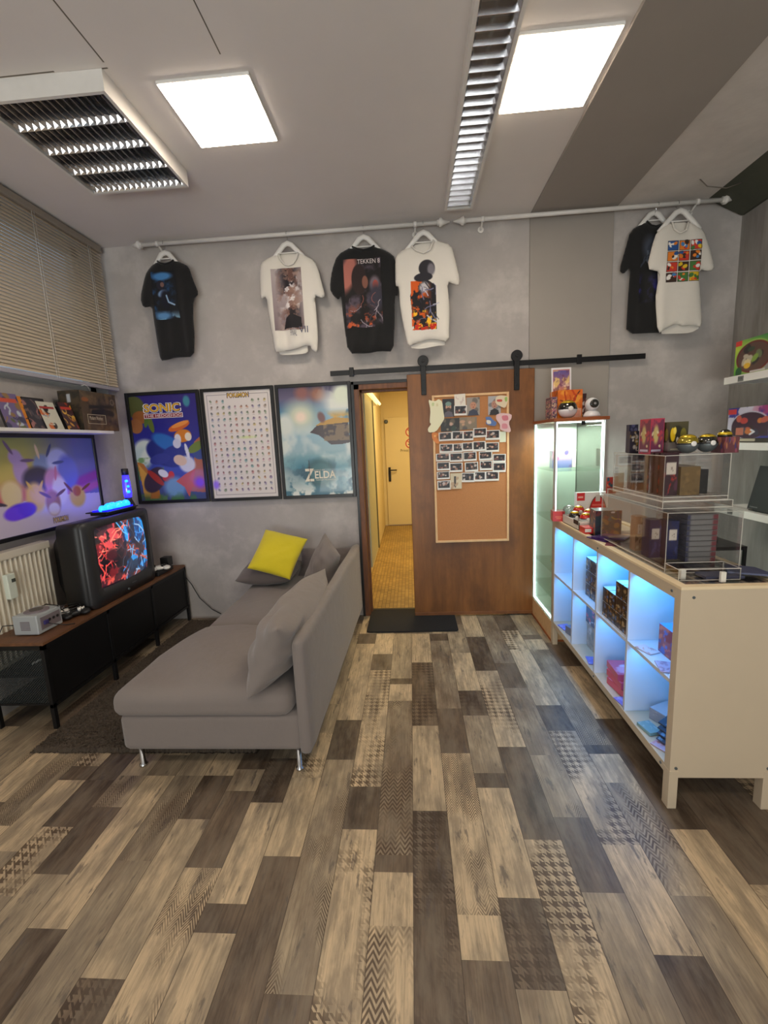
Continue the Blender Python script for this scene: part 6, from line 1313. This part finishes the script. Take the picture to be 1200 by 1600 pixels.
tag(carton('arched_box', 1.085, 1.285, 2.94, 2.985, KZ + .011, KZ + .19, front=c, side=CV(4, 4, (228, 226, 228)), base=(226, 224, 226)), 'red and white box with round arch design at far end of counter', 'box')
c = CV(50, 44, (46, 60, 70)); c.blobs(14, [(70, 50, 110), (120, 60, 60), (40, 90, 100), (150, 110, 60), (50, 40, 80)], 12, .05, .16).strokes(8, [(190, 160, 60), (110, 40, 120), (60, 40, 60)], 5, .02).ell(.66, .93, .08, .04, (226, 222, 226))
tag(carton('purple_box', 1.015, 1.15, 2.45, 2.56, KZ + .011, KZ + .15, front=c, side=c, top=CV(3, 3, (90, 84, 80)), base=(40, 38, 56), xf=rotz((1.08, 2.5, KZ), -6)), 'purple and teal trading card box right of the balls', 'box')
for k in range(3): flatcard('purple_pack', 'shiny purple card pack lying flat on counter in front of purple box, %s in pile' % ['lowest', 'middle', 'uppermost'][k], 'card pack', 1.02 + .02 * k, 2.37 - .015 * k, KZ + .011 + .007 * k, .11, .13, 20 + 15 * k, [(64, 34, 96), (110, 60, 130), (36, 34, 60)], 140 + k, .006)['group'] = 'purple packs on counter'
flatcard('card_pack', 'small red card pack lying near the front edge of counter', 'card pack', 1.02, 2.23, KZ + .008, .06, .09, 60, [(110, 40, 56), (60, 50, 60)], 145, .006)
tag(MB().box(1.08, 1.20, 2.27, 2.44, KZ + .0115, KZ + .016).build('tan_board', M['tan']), 'tan card board lying on counter beside the purple packs', 'board')
tag(MB().box(1.10, 1.24, 1.665, 1.735, ZT, ZT + .012).build('card_folder', tmat((66, 70, 96)), bevel=.002), 'dark blue grey folder lying on near end of the counter', 'folder')
tag(MB().prism([(1.20, 1.70), (1.335, 1.64), (1.335, 1.75), (1.25, 1.80)], 'xy', ZT + .013, ZT + .02).build('card_binder', tmat((70, 76, 110))), 'blue binder lying askew at the right near end of counter', 'binder')
for x, y in ((1.012, 1.672), (1.13, 1.63)): tag(MB().box(x, x + .018, y, y + .012, ZT, ZT + .04).build('acrylic_block', M['edge'], bevel=.001), 'small clear acrylic block on near counter edge, %s one' % ('left' if x < 1.1 else 'right'), 'block')

# ------------------------------------------------------------------ behind the counter
o = thing('side_table', 'small black metal side table behind the counter', 'table', (1.7, 2.5, 0))
MB().box(1.50, 1.80, 2.42, 2.72, .815, .835).build('table_top', M['blackm'], o)
for x in (1.50, 1.785):
    for y in (2.42, 2.705): MB().box(x, x + .015, y, y + .015, 0, .815).build('leg', M['blackm'], o)
o = thing('receipt_printer', 'black desktop printer standing on the black side table', 'printer', (1.62, 2.6, .835))
MB().box(1.53, 1.70, 2.5, 2.68, .836, .875).build('base', M['black'], o, bevel=.005); MB().box(1.55, 1.69, 2.56, 2.68, .875, .97).build('body', M['black'], o, bevel=.008); MB().box(1.57, 1.67, 2.5, 2.56, .875, .882).build('paper_slot', M['steelg'], o)
# shelves on the right wall
SHX = 2.10
for z, nm in ((1.80, 'top'), (1.375, 'middle'), (.945, 'lowest')):
    o = thing('wall_shelf', 'white %s shelf with price labels on the right wall' % nm, 'shelf', (2.27, 2.3, z - .045), 'white shelves on right wall')
    MB().box(SHX, XR, 1.2, 3.15, z - .045, z).build('board', M['white'] if z > 1 else M['whitem'], o, bevel=.001)
    for y in (3.02, 2.62, 2.2):
        pl = MB().box(SHX - .003, SHX, y - .045, y, z - .04, z - .008).build('price_label', tmat((120, 120, 118)), o)
        text('price_text', '29,90', (SHX - .004, y - .005, z - .03), (0, -.035, 0), (0, 0, .013), tmat((50, 50, 52)), pl)
def toy(name, label, y0, y1, z, h, cv, base, x=2.125, dpt=.09):
    return tag(carton(name, x, x + dpt, y0, y1, z + .001, z + h, front=CV(3, 3, base), side=cv, top=CV(3, 3, base), base=base), label, 'box')
c = CV(80, 60, (50, 120, 50)); c.grad([(0, (90, 170, 60)), (.5, (190, 214, 70)), (1, (30, 110, 70))], 60).ell(.46, .46, .44, .48, (150, 190, 90), 0, .05).ell(.46, .46, .42, .44, (110, 30, 34), 0, .05).ell(.46, .46, .38, .40, (96, 70, 62), 0, .05)
c.blobs(12, [(60, 76, 60), (130, 160, 70), (170, 150, 130), (50, 46, 46), (190, 180, 160), (110, 120, 90)], 8, .04, .1, .2, .75, .25, .75).ell(.32, .3, .09, .12, (222, 206, 160), 0, .2).ell(.32, .24, .08, .08, (226, 180, 50)).rect(0, .86, .16, 1, (206, 56, 50)).poly([(.72, .1), (.95, .4), (.95, .06), (.75, .02)], (150, 150, 150)).ell(.12, .1, .08, .14, (40, 90, 50)).rect(.4, .02, .75, .08, (206, 200, 196))
toy('toy_box', 'green boxed toy with round window on the top right shelf', 2.76, 3.10, 1.80, .215, c, (40, 100, 50))
c = CV(30, 40, (40, 96, 50)); c.cloud((150, 170, 60), 3, 3, .45, .6).ell(.4, .85, .3, .14, (206, 90, 50)).rect(0, 0, 1, .15, (190, 30, 40))
toy('toy_box', 'green boxed toy with red base at picture edge, top right shelf', 2.44, 2.75, 1.80, .225, c, (60, 40, 40))
c = CV(80, 56, (206, 206, 226)); c.cloud((60, 60, 150), 3, 6, .48, .56).cloud((190, 60, 110), 9, 5, .55, .64, np.clip(c.u * 2 - .8, 0, 1)).ell(.48, .42, .40, .44, (196, 196, 216), 0, .04).ell(.48, .40, .38, .42, (64, 40, 60), 0, .04).rect(.1, .06, .86, .42, (64, 40, 60))
c.blobs(14, [(90, 86, 96), (60, 60, 80), (196, 96, 80), (170, 140, 120), (60, 46, 50), (206, 120, 60)], 4, .04, .1, .2, .8, .12, .65).ell(.36, .56, .08, .1, (190, 66, 62)).rect(.2, .1, .36, .34, (196, 120, 100)).line([(.5, .12), (.58, .2), (.52, .26)], .02, (226, 226, 236)).rect(0, .8, .18, .96, (206, 60, 64)).ell(.92, .12, .06, .1, (90, 100, 130))
tag(carton('flat_dark_box', 2.12, 2.26, 2.5, 3.11, 1.376, 1.402, side=CV(60, 6, (50, 44, 36)).rect(.05, .3, .4, .8, (190, 184, 160)).rect(.62, 0, 1, .5, (196, 40, 44)), base=(40, 36, 32)), 'flat black box under the blue and white boxed toy', 'box')
toy('toy_box', 'blue and white boxed toy with arched window on middle right shelf', 2.72, 3.12, 1.402, .195, c, (70, 60, 130))
c = CV(30, 40, (50, 40, 34)); c.cloud((150, 110, 60), 3, 3, .5, .6).ell(.3, .1, .4, .2, (206, 30, 40)).rect(0, 0, 1, .1, (190, 26, 36))
toy('toy_box', 'dark boxed toy with red base at picture edge, middle right shelf', 2.45, 2.71, 1.402, .20, c, (60, 30, 30))
o = thing('laptop', 'open black laptop seen from behind on lowest right shelf', 'laptop', (2.2, 2.7, .946))
xf = Matrix.Translation(Vector((2.13, 0, .955))) @ Matrix.Rotation(math.radians(12), 4, 'Y') @ Matrix.Translation(Vector((-2.13, 0, -.955)))
MB().box(2.13, 2.138, 2.5, 2.90, .955, 1.235).xf(xf).build('lid', M['black'], o, bevel=.003)
MB().box(2.14, 2.38, 2.5, 2.90, .947, .962).build('keyboard_base', M['black'], o, bevel=.003)
text('lid_lettering', 'Lenovo', (2.129, 2.87, .972), (0, -.06, 0), (.002, 0, .010), tmat((150, 150, 150)), o, depth=.002)
